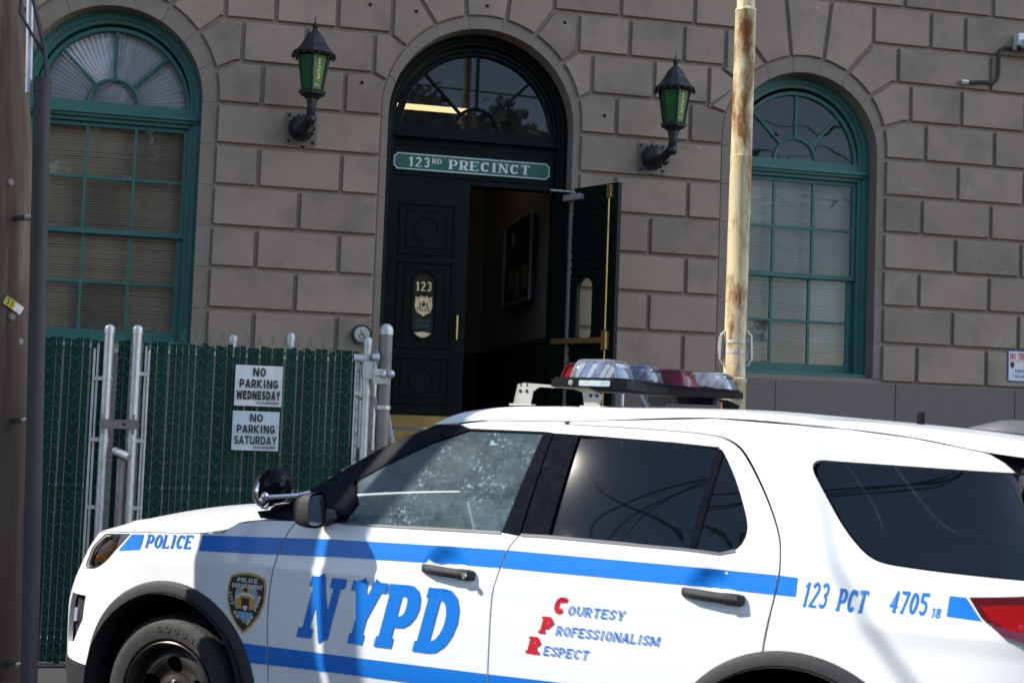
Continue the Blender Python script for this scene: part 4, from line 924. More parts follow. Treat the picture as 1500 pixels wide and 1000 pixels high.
panel('quarter_light', [(2.498, 1.209)]+[(a+.004, b) for a, b in glassR[:0:-1]]+[(2.545, 1.598)], 'tintglass', off=-.008, lip=0, grid=.05)
panel('window_divider', [(2.474, 1.212), (2.502, 1.212), (2.549, 1.594), (2.519, 1.599)], 'blackgloss', off=.000, grid=.06)
panel('rear_side_window', [(a, b) for a, b in qwin], 'tintglass', off=-.006, lip=0, grid=.06)
for pts in ([(.93, 1.207), (1.684, 1.218), (1.684, 1.226), (.93, 1.215)], [(1.775, 1.215), (1.89, 1.217), (2.47, 1.209), (2.60, 1.203), (2.66, 1.218), (2.654, 1.226), (2.60, 1.211), (2.47, 1.217), (1.89, 1.225), (1.775, 1.223)]):
    panel('window_trim', pts, 'trim', off=.004, lip=.01, grid=.3)
for pts in ([(1.355, 1.646), (1.42, 1.6285), (1.76, 1.6285), (1.76, 1.634), (1.42, 1.635), (1.36, 1.651)], [(1.93, 1.6215), (2.336, 1.6065), (2.53, 1.5955), (2.53, 1.600), (2.336, 1.612), (1.93, 1.627)]):
    panel('window_seal', pts, 'darkvoid', off=.001, lip=.01, grid=.3)
# rear black spoiler side and tailgate glass
panel('spoiler_side', [(3.525, 1.617), (3.58, 1.588), (3.618, 1.553), (3.705, 1.55), (3.72, 1.60), (3.70, 1.63)], 'blackgloss', off=.002, grid=.05)
# roof
drip = _pchip([1.24, 1.343, 1.462, 1.843, 2.486, 3.01, 3.255, 3.52, 3.72], [1.646, 1.655, 1.672, 1.680, 1.714, 1.689, 1.665, 1.621, 1.60])
crest = _pchip([1.24, 1.298, 1.382, 1.592, 1.88, 2.467, 2.943, 3.248, 3.483, 3.72], [1.655, 1.690, 1.713, 1.735, 1.741, 1.745, 1.722, 1.703, 1.683, 1.655])
def roof_section(x):
    d, c = drip(x), crest(x); w0 = hw(d); w1 = w0-.085; out = []
    for k in range(6):
        t = k/5*math.pi/2; out.append((w1+(w0-w1)*math.cos(t)**.9, d+(c-d)*math.sin(t)))
    for k in range(1, 7): y = w1*(1-k/6); out.append((y, c+.014*(1-(y/w1)**2)-(.02*max(0, 1-abs(y-w1*.9)/.05) if False else 0)))
    return out
m = MB(); N = 44; SX = [1.24+(3.72-1.24)*(k/N) for k in range(N+1)]
rows_ = []
for x in SX:
    sec = roof_section(x); full = [(-y, z) for y, z in sec]+[(y, z) for y, z in sec[-2::-1]]; rows_.append([(x-.0*abs(y), y, z) for y, z in full])
n_ = len(rows_[0])
for r in rows_: m.v += r
for k in range(N):
    for j in range(n_-1): m.f.append((k*n_+j, k*n_+j+1, (k+1)*n_+j+1, (k+1)*n_+j)); m.mi.append(0)
roof = m.build('roof', 'white', CAR, smooth=True)
for s in ():
    m = MB(); m.tube([(x, s*(hw(drip(x))-.074), crest(x)+.004) for x in [1.42+.1*k for k in range(21)]], .012, 6); m.build('roof_rail', 'white', CAR, smooth=True)
    m = MB(); m.tube([(x, s*(hw(drip(x))-.001), drip(x)-.002) for x in [1.27+.1*k for k in range(24)]], .0045, 5); m.build('drip_seal', 'darkvoid', CAR)
# bonnet
ze = _pchip([-.74, -.62, -.41, -.205, .185, .311, .378, .493, .62, 1.0], [1.04, 1.062, 1.084, 1.100, 1.121, 1.132, 1.176, 1.196, 1.200, 1.21])
zc = _pchip([-.74, -.68, -.6, -.47, -.3, 0., .4, .7, 1.0], [1.048, 1.085, 1.12, 1.155, 1.186, 1.210, 1.232, 1.238, 1.24])
def edge_y(x):
    z = ze(x); L = noseL(z); q = min(.9999, max(0., (XN-x)/L)) if x < XN else 0.
    return half(max(x, .0), z)*(1-q**3.1)**(1/3.1)
m = MB(); xs_ = [-.705+.012*k for k in range(8)]+[-.60+.045*k for k in range(27)]; xs_ = [x for x in xs_ if x < .56]; nv = 24
for x in xs_:
    ye = edge_y(x)-.002
    for j in range(nv+1):
        v = -1+2*j/nv; v = math.copysign(abs(v)**.8, v); y = v*ye
        rear = .36*max(0, 1-v*v) if x > .2 else 0
        z = ze(x)+(zc(x)-ze(x))*(1-abs(v)**2.0)+.006*math.exp(-((abs(v)-.72)/.05)**2)
        m.v.append((x+rear*max(0, (x-.2)/.36), y, z))
for k in range(len(xs_)-1):
    for j in range(nv): a = k*(nv+1)+j; m.f.append((a, a+1, a+nv+2, a+nv+1)); m.mi.append(0)
m.build('bonnet', 'white', CAR, smooth=True)
# windscreen and black cowl
wl_ = [(.62, 1.275), (.79, 1.394), (1.019, 1.538), (1.25, 1.648)]
def grid_surf(name, mt, rows, smooth=True):
    m = MB(); n = len(rows[0])
    for r in rows: m.v += r
    for k in range(len(rows)-1):
        for j in range(n-1): m.f.append((k*n+j, k*n+j+1, (k+1)*n+j+1, (k+1)*n+j)); m.mi.append(0)
    return m.build(name, mt, CAR, smooth=smooth)
rows = []
for (x, z) in wl_: h = hw(z)-.004; rows.append([(x+.30*(1-v*v)*(-1)*0+(-.16*(1-abs(v)**2.2) if z < 1.6 else -.05*(1-v*v)), v*h, z) for v in [-1+2*k/16 for k in range(17)]])
grid_surf('windscreen', 'carglass', rows)
rows = []
for (x, z, b) in ((.50, 1.205, .40), (.46, 1.232, .40), (.60, 1.255, .05), (.62, 1.272, -.15)):
    h = min(hw(z), .95)-.02 if z > 1.21 else .955; rows.append([(x+b*(1-abs(v)**2.2), v*h, z+(.02*(1-v*v) if z < 1.24 else 0)) for v in [-1+2*k/16 for k in range(17)]])
grid_surf('cowl', 'cladding', rows)
m = MB(); m.tube([(.47, -.84, 1.245), (.56, -.80, 1.262), (.66, -.70, 1.30)], .012, 6); m.tube([(.50, -.86, 1.225), (.60, -.60, 1.27), (.48, -.2, 1.285)], .009, 6); m.build('wiper', 'cladding', CAR)
# wheel arch flares
for (c, nm) in ((AF, 'f'), (AR_, 'r')):
    for sg in (-1, 1):
        a0, a1 = (-12, 176) if nm == 'f' else (-12, 192); m = MB(); K = 44; rows = []
        for k in range(K+1):
            a = math.radians(a0+(a1-a0)*k/K); rr = [.495, .492, .480, .445, .437, .435]; oo = [0., .012, .020, .022, .014, -.16]
            for r, o in zip(rr, oo):
                x, z = c[0]+r*math.cos(a), c[1]+r*math.sin(a); s_ = x2s(x, z); m.v.append(body_pt(s_, z, o, sg) if o > -.1 else (x, sg*(half(x, z)-.2), z))
        for k in range(K):
            for j in range(5): i = k*6+j; m.f.append((i, i+1, i+7, i+6)); m.mi.append(0)
        m.build('arch_flare', 'cladding', CAR, smooth=True)
        m = MB(); m.lathe([(.44, -.30), (.44, .30)], 28, (c[0], sg*.72, c[1]), axis='y', a0=math.radians(-25), a1=math.radians(205)); m.lathe([(.0, 0), (.44, 0)], 28, (c[0], sg*.47, c[1]), axis='y'); m.build('wheel_liner', 'darkvoid', CAR)
# lower cladding
panel('bumper_cladding', [(tipx(.24), .24), (-.40, .22), (-.46, .448), (tipx(.465), .462)]+[(tipx(z), z) for z in (.40, .32)], 'cladding', off=.008, grid=.05)
panel('sill_cladding', [(.49, .22), (2.43, .22), (2.43, .33), (.49, .33)], 'cladding', off=.012, grid=.1)
# dark inner shell that closes the gaps
pp = [(-.86, .42), (-.5, .42), (-.44, .46)]+ring_arc(AF[0], AF[1], .46, 172, 0, 10)+[(.49, .3), (2.42, .3)]+ring_arc(AR_[0], AR_[1], .46, 185, -5, 12)+[(3.6, .34), (3.62, 1.15), (3.4, 1.18), (2.7, 1.20), (1.8, 1.222), (.75, 1.212), (.6, 1.18), (.1, 1.09), (-.4, 1.05), (-.55, .96), (-.70, .8)]
panel('inner_shell', pp, 'darkvoid', off=-.03, lip=0, grid=.08)
m = MB(); m.box(-.55, 3.9, -.85, .85, .24, .30); m.box(-.5, .45, -.46, .46, .3, 1.0); m.build('underbody', 'darkvoid', CAR)
# headlamp: recessed dark bowl, silver edge, amber reflector, clear cover
def inset_shape(poly, k):
    cx = sum(p[0] for p in poly)/len(poly); cz = sum(p[1] for p in poly)/len(poly); return [(cx+(a-cx)*k, cz+(b-cz)*k) for a, b in poly]
panel('headlamp', headlamp, 'clearhard', off=-.035, lip=0, grid=.03)
panel('headlamp_bezel', inset_shape(headlamp, .70), 'cladding', off=-.026, lip=0, grid=.03)
panel('indicator', [(-.478, .940), (-.385, .947), (-.345, .985), (-.30, 1.03), (-.29, 1.055), (-.35, 1.04), (-.40, .985), (-.475, .965)], 'amber', off=-.016, lip=.01, grid=.02, label='amber side indicator in the headlamp')
panel('indicator_core', [(-.40, .968), (-.365, .975), (-.325, 1.02), (-.355, 1.03), (-.39, 1.0)], 'gold', off=-.010, lip=.006, grid=.02)
panel('headlamp_rim', headlamp, 'alu', holes=[inset_shape(headlamp, .84)], off=-.006, lip=.012, grid=.03)
panel('headlamp_cover', headlamp, 'lensclear', off=-.002, lip=0, grid=.03)
panel('fog_recess', fog, 'cladding', off=-.04, lip=0, grid=.03)
panel('fog_lamp', [(-.672, .70), (-.635, .705), (-.64, .64), (-.675, .635)], 'clearhard', off=-.012, lip=.02, grid=.03)
for q in range(3): z = .575+.03*q; panel('fog_slat', [(-.64, z), (-.53, z+.02), (-.53, z+.028), (-.64, z+.008)], 'darkvoid', off=-.028, lip=.008, grid=.1, both=False)
panel('wing_sensor', [(-.243+.014*math.cos(t), .775+.02+.014*math.sin(t)) for t in [2*math.pi*k/12 for k in range(12)]], 'white', off=.003, lip=.004, grid=.05)
panel('grille', [(s2x(XN-noseL(.65)*.80, .65), .62), (tipx(.62), .62), (tipx(.8), .8), (tipx(.97), .97), (s2x(XN-noseL(.97)*.80, .97), .97)], 'cladding', off=.006, lip=.01, grid=.05)
# tail lamp
tl = [(3.492, 1.127), (3.535, 1.06), (3.60, 1.010), (3.70, .985), (3.78, .99), (3.78, 1.155), (3.62, 1.138)]
panel('tail_lamp', tl, 'darkredlens', off=.010, lip=.015, grid=.03)
panel('tail_lamp_lens', [(3.53, 1.10), (3.60, 1.108), (3.70, 1.115), (3.70, 1.02), (3.62, 1.03), (3.56, 1.06)], 'redlens', off=.013, lip=.004, grid=.03)
# stripes, cut where the panels are cut
us = lambda a, b: [a, b]
zt, zb = 1.148, 1.079
up1 = [(-.205, 1.089), (.185, 1.1115), (.314, 1.117), (.676, 1.132), (.872, 1.141), (1.35, 1.151), (1.71, 1.157), (2.461, 1.152), (2.832, 1.147), (2.898, 1.144), (2.893, 1.077), (2.813, 1.077), (2.447, 1.083), (1.698, 1.086), (1.35, 1.080), (.936, 1.070), (.449, 1.050), (.177, 1.042), (-.132, 1.024), (-.278, 1.010)]
pb = [(-.148, 1.02), (.190, 1.04), (.205, 1.115), (-.133, 1.095)]                     # white break that carries POLICE
low = [(.40, .660), (1.04, .659), (1.62, .661), (2.40, .668), (2.46, .600), (1.9, .592), (1.3, .586), (.828, .583), (.40, .577)]
gap_ = dict(front_wing=fen, front_door=fd, rear_door=rd, quarter_panel=qp)
for nm, o in gap_.items():
    decal('stripe', [up1], 'blue', onto=nm, holes=[pb] if nm == 'front_wing' else (), parent=o, grid=.024 if 'door' in nm else .035)
    if nm != 'quarter_panel': decal('stripe', [low], 'blue', onto=nm, parent=o, grid=.024 if 'door' in nm else .035)
decal('stripe', [[(3.428, 1.126), (3.482, 1.125), (3.52, 1.07), (3.535, 1.05), (3.419, 1.056)]], 'blue', onto='quarter_panel', parent=qp)
def write(txt, x, z, h, w, mt, par, onto, T=.2, H=None, serif=.08, st=None, slant=.28, gap=.1, off=.003, n=6, ang=0., nm='lettering', grid=.035):
    P, ww = lettering(txt, h, T=T, H=H, serif=serif, st=st, slant=slant, gap=gap, n=n, maxw=w); return decal(nm, shift(P, x, z, ang), mt, onto=onto, off=off, parent=par, grid=grid)
write('POLICE', -.118, 1.034, .061, .262, 'blue', fen, 'front_wing', T=.21, H=.12, serif=.05, st=.12, slant=.25, off=.003, ang=.052)
for ch, x, w in (('N', .745, .168), ('Y', .955, .160), ('P', 1.135, .168), ('D', 1.320, .172)):
    write(ch, x, .716, .266, w, 'blue', fd, 'front_door', T=.29, H=.175, serif=.055, st=.165, slant=.277, n=8, grid=.024)
for big, small, xb, xsm, z, w, par in (('C', 'OURTESY', 1.938, 2.005, .929, .235, rd), ('P', 'ROFESSIONALISM', 1.884, 1.957, .847, .425, rd), ('R', 'ESPECT', 1.830, 1.905, .764, .190, rd)):
    write(big, xb, z, .067, .054, 'red', par, 'rear_door', T=.27, serif=.09, st=.16, n=2)
    write(small, xsm-.004, z, .036, w, 'blue', par, 'rear_door', T=.13, serif=.06, st=.1, n=2, gap=.16)
write('123', 2.916, 1.044, .090, .086, 'blue', qp, 'quarter_panel', T=.17, H=.1, serif=.04, st=.08, slant=.2)
write('PCT', 3.040, 1.040, .080, .102, 'blue', qp, 'quarter_panel', T=.22, H=.12, serif=.07, st=.12, slant=.2)
write('4705', 3.222, 1.052, .076, .128, 'blue', qp, 'quarter_panel', T=.2, H=.11, serif=.05, st=.1, slant=.2)
write('18', 3.366, 1.046, .036, .030, 'blue', qp, 'quarter_panel', T=.16, serif=.0, slant=.2)
# shield on the wing
def sh_pts(k, dz=0., cx=.463, cz=.845):
    P = [(-.092, .104), (-.05, .118), (0, .124), (.05, .118), (.092, .104), (.103, .06), (.101, .0), (.078, -.06), (.04, -.11), (0, -.145), (-.04, -.11), (-.078, -.06), (-.101, .0), (-.103, .06)]
    return [(cx+(a*k)+(b*k)*.08, cz+dz+b*k) for a, b in P]
BX = .463
decal('shield', [sh_pts(1.)], 'gold', onto='front_wing', off=.0022, parent=fen, label='yellow edged police shield')
decal('shield', [sh_pts(.92)], 'badgeblack', onto='front_wing', off=.0030, parent=fen)
decal('shield', [sh_pts(.60, -.012)], 'gold', onto='front_wing', off=.0036, parent=fen)
decal('shield', [sh_pts(.555, -.012)], 'skyblue', onto='front_wing', off=.0042, parent=fen)
o_ = .0049
em = [[(BX+a, .845+b) for a, b in q] for q in ([(-.045, -.035), (-.048, .01), (-.035, .035), (.035, .038), (.05, .01), (.045, -.035)], [(-.024, .03), (-.02, .052), (0, .06), (.022, .052), (.026, .03)])]
decal('emblem', em, 'gold', onto='front_wing', off=o_, parent=fen)
decal('emblem', [[(BX+a, .845+b) for a, b in q] for q in ([(-.018, -.04), (-.022, .012), (.022, .012), (.02, -.04)], [(-.012, .04), (-.01, .056), (.01, .056), (.012, .04)], [(-.05, -.048), (-.05, -.036), (.05, -.036), (.05, -.048)])], 'rubber', onto='front_wing', off=o_+.0006, parent=fen)
decal('emblem', [[(BX+a, .845+b) for a, b in q] for q in ([(-.048, .008), (-.02, .022), (.02, .024), (.052, .012), (.05, .022), (.02, .035), (-.02, .033), (-.048, .02)], [(-.013, -.022), (.013, -.02), (.008, -.04), (-.008, -.04)])], 'signwhite', onto='front_wing', off=o_+.0012, parent=fen)
write('POLICE', BX-.047, .925, .019, .108, 'signwhite', fen, 'front_wing', T=.2, serif=0, slant=.1, off=.0040)
write('DEPARTMENT', BX-.075, .899, .019, .166, 'signwhite', fen, 'front_wing', T=.2, serif=0, slant=.1, off=.0040)
def along(txt, p0, p1, h):
    n = len(txt); ang = math.atan2(p1[1]-p0[1], p1[0]-p0[0]); L = math.hypot(p1[0]-p0[0], p1[1]-p0[1])
    P, w = lettering(txt, h, T=.22, gap=.14, maxw=L); decal('lettering', shift(P, p0[0], p0[1], ang), 'signwhite', onto='front_wing', off=.0040, parent=fen)
along('CITY', (BX-.093, .876), (BX-.078, .820), .015); along('OF', (BX-.066, .793), (BX-.044, .760), .015)
along('NEW', (BX+.015, .739), (BX+.047, .780), .016); along('YORK', (BX+.056, .797), (BX+.086, .872), .015)
# handles
for x0, x1 in ((1.336, 1.590), (2.458, 2.708)):
    zc_ = 1.058; h = half(1.7, zc_); m = MB()
    prof = [(x0, .004, .010), (x0+.012, .020, .018), (x0+.05, .036, .020), (x0+.14, .042, .020), (x1-.07, .040, .021), (x1-.065, .043, .023), (x1-.02, .038, .023), (x1-.004, .022, .018), (x1, .006, .010)]
    rows = []
    for (x, o, r) in prof: rows.append([(x, -(h+o-.014+r*.7*math.cos(a)), zc_-.012*(x-x0)/.25+r*math.sin(a)) for a in [2*math.pi*k/12 for k in range(13)]])
    n = 13
    for r in rows: m.v += r
    for k in range(len(rows)-1):
        for j in range(12): m.f.append((k*n+j, k*n+j+1, (k+1)*n+j+1, (k+1)*n+j)); m.mi.append(0)
    m.f.append(tuple(range(13))); m.f.append(tuple(range(len(m.v)-13, len(m.v)))); m.mi += [0, 0]
    hd = m.build('door_handle', 'cladding', CAR, smooth=True)
    if x0 < 2: m = MB(); m.lathe([(.0, -.004), (.009, -.004), (.012, 0)], 12, (x1-.028, -(h+.047-.0), zc_-.012), axis='y'); m.build('lock', 'chrome', hd)
# mirror
m = MB()
mc = (.86, -1.085, 1.268)
rows = []
for (x, w, h_, dy) in ((.775, .012, .02, .01), (.785, .035, .045, .005), (.81, .058, .065, 0), (.85, .068, .074, 0), (.885, .070, .075, 0)):
    rows.append([(x, mc[1]+dy+w*math.copysign(abs(math.cos(a))**.6, math.cos(a)), mc[2]+h_*math.copysign(abs(math.sin(a))**.6, math.sin(a))) for a in [2*math.pi*k/20 for k in range(21)]])
n = 21
for r in rows: m.v += r
for k in range(len(rows)-1):
    for j in range(20): m.f.append((k*n+j, k*n+j+1, (k+1)*n+j+1, (k+1)*n+j)); m.mi.append(0)
m.f.append(tuple(range(20)))
m.mi.append(0)
m.tube([(.84, -1.0, 1.225), (.87, -.94, 1.235)], .035, 8)
mi_ = m.build('mirror_housing', 'cladding', CAR, smooth=True)
m = MB(); m.v = [(.880, mc[1]+.060*math.copysign(abs(math.cos(a))**.6, math.cos(a)), mc[2]+.064*math.copysign(abs(math.sin(a))**.6, math.sin(a))) for a in [2*math.pi*k/20 for k in range(20)]]; m.f = [tuple(range(20))]; m.mi = [0]; m.build('mirror_glass', 'chrome', mi_)
# spotlight on the windscreen pillar
m = MB(); c = Vector((.555, -.93, 1.352)); m.ball(c, .082, 10, sq=(.95, 1, 1)); sp = m.build('spotlight', 'blackgloss', CAR, smooth=True)
m = MB(); m.lathe([(.0, -.030), (.075, -.022), (.081, 0), (.078, .01)], 20, (c.x-.045, c.y, c.z-.028), axis='x'); m.build('spotlight_rim', 'chrome', sp, smooth=True)
m = MB(); m.tube([(c.x, c.y-.075, c.z-.05), (c.x+.05, c.y-.055, c.z-.045), (c.x+.12, c.y+.0, c.z-.038), (c.x+.17, c.y+.05, c.z-.02)], .013, 8, r2=.011); m.ball((c.x+.0, c.y-.075, c.z-.045), .022, 6); m.build('spotlight_arm', 'chrome', sp, smooth=True)
# wheels
def wheel(c, sg):
    t = bpy.data.objects.new('wheel', None)
    R, w = .3635, .115
    prof = [(.245, .10), (.262, .125), (.30, .132), (.330, .128), (.348, .115), (.3615, .095), (.3635, .07), (.3635, .05), (.354, .049), (.354, .042), (.3635, .041), (.3635, .0), (.3635, -.02), (.354, -.021), (.354, -.028), (.3635, -.029), (.3635, -.07), (.35, -.11), (.30, -.13), (.245, -.12)]
    m = MB(); m.lathe([(r, sg*y) for r, y in prof], 64, axis='y'); w_ = m.build('wheel', 'rubber', CAR, smooth=True, loc=c)
    m = MB(); 
    for k in range(72):
        a = 2*math.pi*k/72; a2 = a+.03
        for y0, y1 in ((.062, .112), (-.108, -.045)): 
            r0 = .3655 if y0 > 0 else .3655; r1 = .351 if y0 > 0 else .353
            p = lambda r, y, an: (r*math.cos(an), sg*y, r*math.sin(an))
            m.quad(p(r0, y0, a), p(r0-.0125*(y0 > 0), y1, a+.02), p(r0-.0125*(y0 > 0), y1, a2+.02+.012), p(r0, y0, a2))
    tb = m.build('tread_blocks', 'rubber', w_); tb['kind'] = 'stuff'
    m = MB(); m.lathe([(r, sg*y) for r, y in [(.248, .118), (.243, .122), (.236, .115), (.228, .10), (.222, .06), (.218, .02), (.215, -.08)]], 48, axis='y'); m.build('rim', 'steelblack', w_, smooth=True)
    # pressed steel disc with five oval openings
    m = MB(); NA, RR = 200, [.03, .05, .07, .08]+[.0875+.005*k for k in range(24)]+[.216]
    def dep(r): return .052 + .030*math.exp(-((r-.165)/.045)**2)+.016*math.exp(-((r-.06)/.03)**2)
    idx = {}
    for i, r in enumerate(RR):
        for k in range(NA):
            a = 2*math.pi*k/NA; m.v.append((r*math.cos(a), sg*dep(r), r*math.sin(a)))
    for i in range(len(RR)-1):
        for k in range(NA):
            rm = (RR[i]+RR[i+1])/2; am = 2*math.pi*(k+.5)/NA; seg = 2*math.pi/5; d = ((am+.5*seg-.31) % seg)-seg/2
            if (d/.30)**2+((rm-.140)/.040)**2 < 1: continue
            a = i*NA+k; b = i*NA+(k+1) % NA; m.f.append((a, b, b+NA, a+NA)); m.mi.append(0)
    m.build('wheel_disc', 'steelblack', w_, smooth=True)
    m = MB(); m.lathe([(.0, sg*.115), (.022, sg*.114), (.040, sg*.106), (.047, sg*.09), (.048, sg*.06)], 24, axis='y'); m.build('centre_cap', 'chrome', w_, smooth=True)
    for k in range(5): a = 2*math.pi*k/5+.31; m = MB(); m.lathe([(.0, sg*.09), (.009, sg*.088), (.011, sg*.05)], 6, (.062*math.cos(a), 0, .062*math.sin(a)), axis='y'); m.build('wheel_nut', 'chrome', w_)
    m = MB(); m.lathe([(.02, sg*.0), (.165, sg*.0), (.17, sg*-.02)], 32, axis='y'); m.build('brake_disc', 'darkvoid', w_)
    if sg < 0 and c[0] < 1:
        L_ = []; word = 'GOODYEAR'
        for k, ch in enumerate(word):
            a = math.radians(101-k*9.2); P, ww = lettering(ch, .026, T=.24, gap=0, serif=0, n=4, maxw=.030); L_ += shift(P, .292*math.cos(a)-.012, .292*math.sin(a), a-math.pi/2)
        surf('raised_lettering', tri2d(L_), lambda q: (q[0], -.1335, q[1]), 'rubbertext', w_, smooth=False)
    return w_
wheel((.03, -.835, .372), -1); wheel((2.88, -.835, .368), -1); wheel((.03, .835, .372), 1); wheel((2.88, .835, .368), 1)
# light bar: V-shaped tray, feet, domes
lb = MB()
tray = [(1.75, -.66), (2.03, -.66), (2.07, -.60), (1.98, -.15), (1.98, .15), (2.17, .60), (2.19, .66), (1.90, .68), (1.66, .10), (1.66, -.15)]
lb.prism(tray, 1.824, 1.856, axis='z'); lb.prism([(a*.985+.028, b*.96) for a, b in tray], 1.856, 1.866, axis='z')
for y in (.62,): lb.box(1.72, 2.06 if y > 0 else 1.98, y-.03, y+.03, 1.79, 1.824)
tr = lb.build('light_bar', 'traymat', CAR)
def dome(cx, cy, lx, ly, h, z, mt, rot=0., core=None):
    m = MB(); P = []
    for (k, zz) in ((1., 0), (.96, h*.25), (.86, h*.68), (.76, h*.92), (.62, h)):
        base = rpoly([(-lx*k, -ly*k), (lx*k, -ly*k), (lx*k, ly*k), (-lx*k, ly*k)], min(lx, ly)*.35*k, 3); n = len(base)
        for a, b in base: m.v.append((a*math.cos(rot)-b*math.sin(rot)+cx, a*math.sin(rot)+b*math.cos(rot)+cy, z+zz))
    for k in range(4):
        for j in range(n): m.f.append((k*n+j, k*n+(j+1) % n, (k+1)*n+(j+1) % n, (k+1)*n+j)); m.mi.append(0)
    m.f.append(tuple(range(4*n, 5*n))); m.mi.append(0)
    d = m.build('lamp_dome', mt, CAR, smooth=True)
    cols = [core]*6 if core == 'redlens' else ['clearhard', 'bluecell', 'clearhard', 'redlens' if core else 'bluecell', 'clearhard', 'clearhard']
    for q in range(6):
        m = MB(); ax = cx+(q-2.5)*lx*.27; w_ = lx*.11; sk = lx*.16
        m.prism([(ax-w_-sk, z+.002), (ax+w_-sk, z+.002), (ax+w_+sk, z+h*.78), (ax-w_+sk, z+h*.78)], cy-ly*.62, cy+ly*.55); m.build('reflector', cols[q], d)
    return d
dome(1.915, -.50, .108, .125, .080, 1.866, 'lensdome'); dome(1.77, -.27, .12, .11, .078, 1.866, 'lensred', core='clearhard'); dome(1.86, .02, .12, .10, .085, 1.866, 'lensdome')
dome(1.94, .28, .12, .11, .08, 1.866, 'lensred', core='redlens'); dome(2.05, .55, .115, .105, .08, 1.866, 'lensdome')
m = MB(); m.box(1.88, 2.02, -.668, -.655, 1.829, 1.853, bev=.004); al = m.build('side_marker', 'clearhard', CAR)
m = MB(); m.lathe([(.0, -.006), (.010, -.005), (.012, 0)], 10, (1.84, -.661, 1.842), axis='y'); m.build('bolt', 'grey', CAR)
m = MB(); 
for k in range(34): y = -.30+.028*k; m.box(2.05+.14*max(0, y-.15)*1.0-(.07 if abs(y) < .3 else 0), 2.072+.14*max(0, y-.15)-(.07 if abs(y) < .3 else 0), y, y+.014, 1.866, 1.872)
v = m.build('vent_ribs', 'darkvoid', CAR); v['kind'] = 'stuff'
def bracket(y, mt, z0, z1, xa, xb):
    P = [(xa, z0), (xa+.018, z1-.006), (xa+.05, z1), (xb-.06, z1-.016), (xb+.0, z1-.042), (xb-.008, z0+.0), (xb-.078, z0), (xb-.088, z0+.055), (xb-.125, z0+.068), (xa+.12, z0+.074), (xa+.092, z0+.055), (xa+.082, z0)]
    m = MB(); m.prism(P, y, y+.006); m.box(xa-.01, xa+.095, y-.02, y+.03, z0-.008, z0); m.box(xb-.09, xb+.01, y-.02, y+.03, z0-.008, z0)
    b = m.build('mounting_bracket', mt, CAR)
    for (x, z) in ((xa+.032, z0+.055), (xa+.062, z0+.055), (xb-.05, z0+.042), (xb-.022, z0+.042)):
        m = MB(); m.lathe([(.0, -.003), (.007, -.003), (.008, 0)], 8, (x, y, z), axis='y'); m.build('bolt', 'ink', b)
    for (x, z) in ((xa+.034, z0+.074), (xa+.064, z0+.074)): m = MB(); m.box(x-.003, x+.003, y-.001, y, z, z+.014); m.build('slot', 'ink', b)
bracket(-.62, 'alu', 1.748, 1.838, 1.555, 1.965); bracket(.60, 'ink', 1.750, 1.832, 1.72, 2.19)
m = MB(); m.tube([(3.20, -.25, 1.69), (3.20, -.25, 1.768)], .0165, 12); m.build('antenna', 'traymat', CAR)
m = MB(); rows = []
for (x, w, h_) in ((3.36, .004, .0), (3.42, .022, .022), (3.48, .030, .042), (3.54, .034, .052), (3.585, .03, .053), (3.578, .028, .0)):
    z0 = 1.712-(x-3.36)*.08; rows.append([(x, -.10-w, z0), (x, -.10-w*.5, z0+h_*.75), (x, -.10, z0+h_), (x, -.10+w*.5, z0+h_*.75), (x, -.10+w, z0)])
grid_surf('shark_fin_antenna', 'trim', rows)
# interior
m = MB(); m.box(.70, 1.02, -.72, .72, 1.0, 1.20, bev=.03); m.build('dashboard', 'seat', CAR)
def seat(x, y, wide=.25):
    m = MB(); m.box(x-.25, x+.25, y-wide, y+wide, .55, .68, bev=.04)
    P = [(x+.18, .66), (x+.30, .66), (x+.44, 1.22), (x+.34, 1.24)]; m.prism(P, y-wide*.9, y+wide*.9); m.prism([(x+.36, 1.26), (x+.47, 1.27), (x+.49, 1.42), (x+.40, 1.44)], y-.13, y+.13)
    return m.build('seat', 'seat', CAR)
seat(1.35, -.38); seat(1.35, .38); seat(2.25, 0, .65)
m = MB(); m.prism([(1.98, .6), (2.0, .6), (2.06, 1.58), (2.04, 1.58)], -.64, .64); m.build('partition', 'darkvoid', CAR)
m = MB(); m.box(1.0, 3.7, -.70, .70, 1.615, 1.63); m.build('headliner', 'room', CAR)
m = MB(); m.box(.5, 3.7, -.80, .80, .40, .44); m.box(3.2, 3.7, -.75, .75, .44, 1.15); m.build('cabin_floor', 'seat', CAR)
ringp = [(1.12+.06*math.sin(a)*.5, -.38+.18*math.cos(a), 1.10+.17*math.sin(a)) for a in [2*math.pi*k/24 for k in range(25)]]
m = MB(); m.tube(ringp, .014, 6); m.tube([(1.0, -.38, 1.05), (1.13, -.38, 1.10)], .03, 6); m.build('steering_wheel', 'seat', CAR, smooth=True)
m = MB(); m.box(1.10, 1.36, -.06, .20, 1.10, 1.115); m.prism([(1.10, 1.115), (1.115, 1.115), (1.06, 1.28), (1.045, 1.28)], -.06, .20); m.build('laptop', 'grey', CAR)
z_ = 1.187; s0, s1 = x2s(3.705, z_), x2s(XT+tailL(z_), z_); half_ = [body_pt(s0+(s1-s0)*k/12, z_, -.004, -1) for k in range(13)]
low_ = half_+[(x, -y, z) for x, y, z in half_[-2::-1]]; n_ = len(low_)
top_ = [(3.71, -hw(1.55)+2*hw(1.55)*k/(n_-1), 1.565+.05*(1-abs(2*k/(n_-1)-1)**4)) for k in range(n_)]
grid_surf('tailgate_glass', 'blackgloss', [[tuple(a[i]*(1-t)+b[i]*t for i in range(3)) for a, b in zip(low_, top_)] for t in (0, .25, .5, .75, 1)])
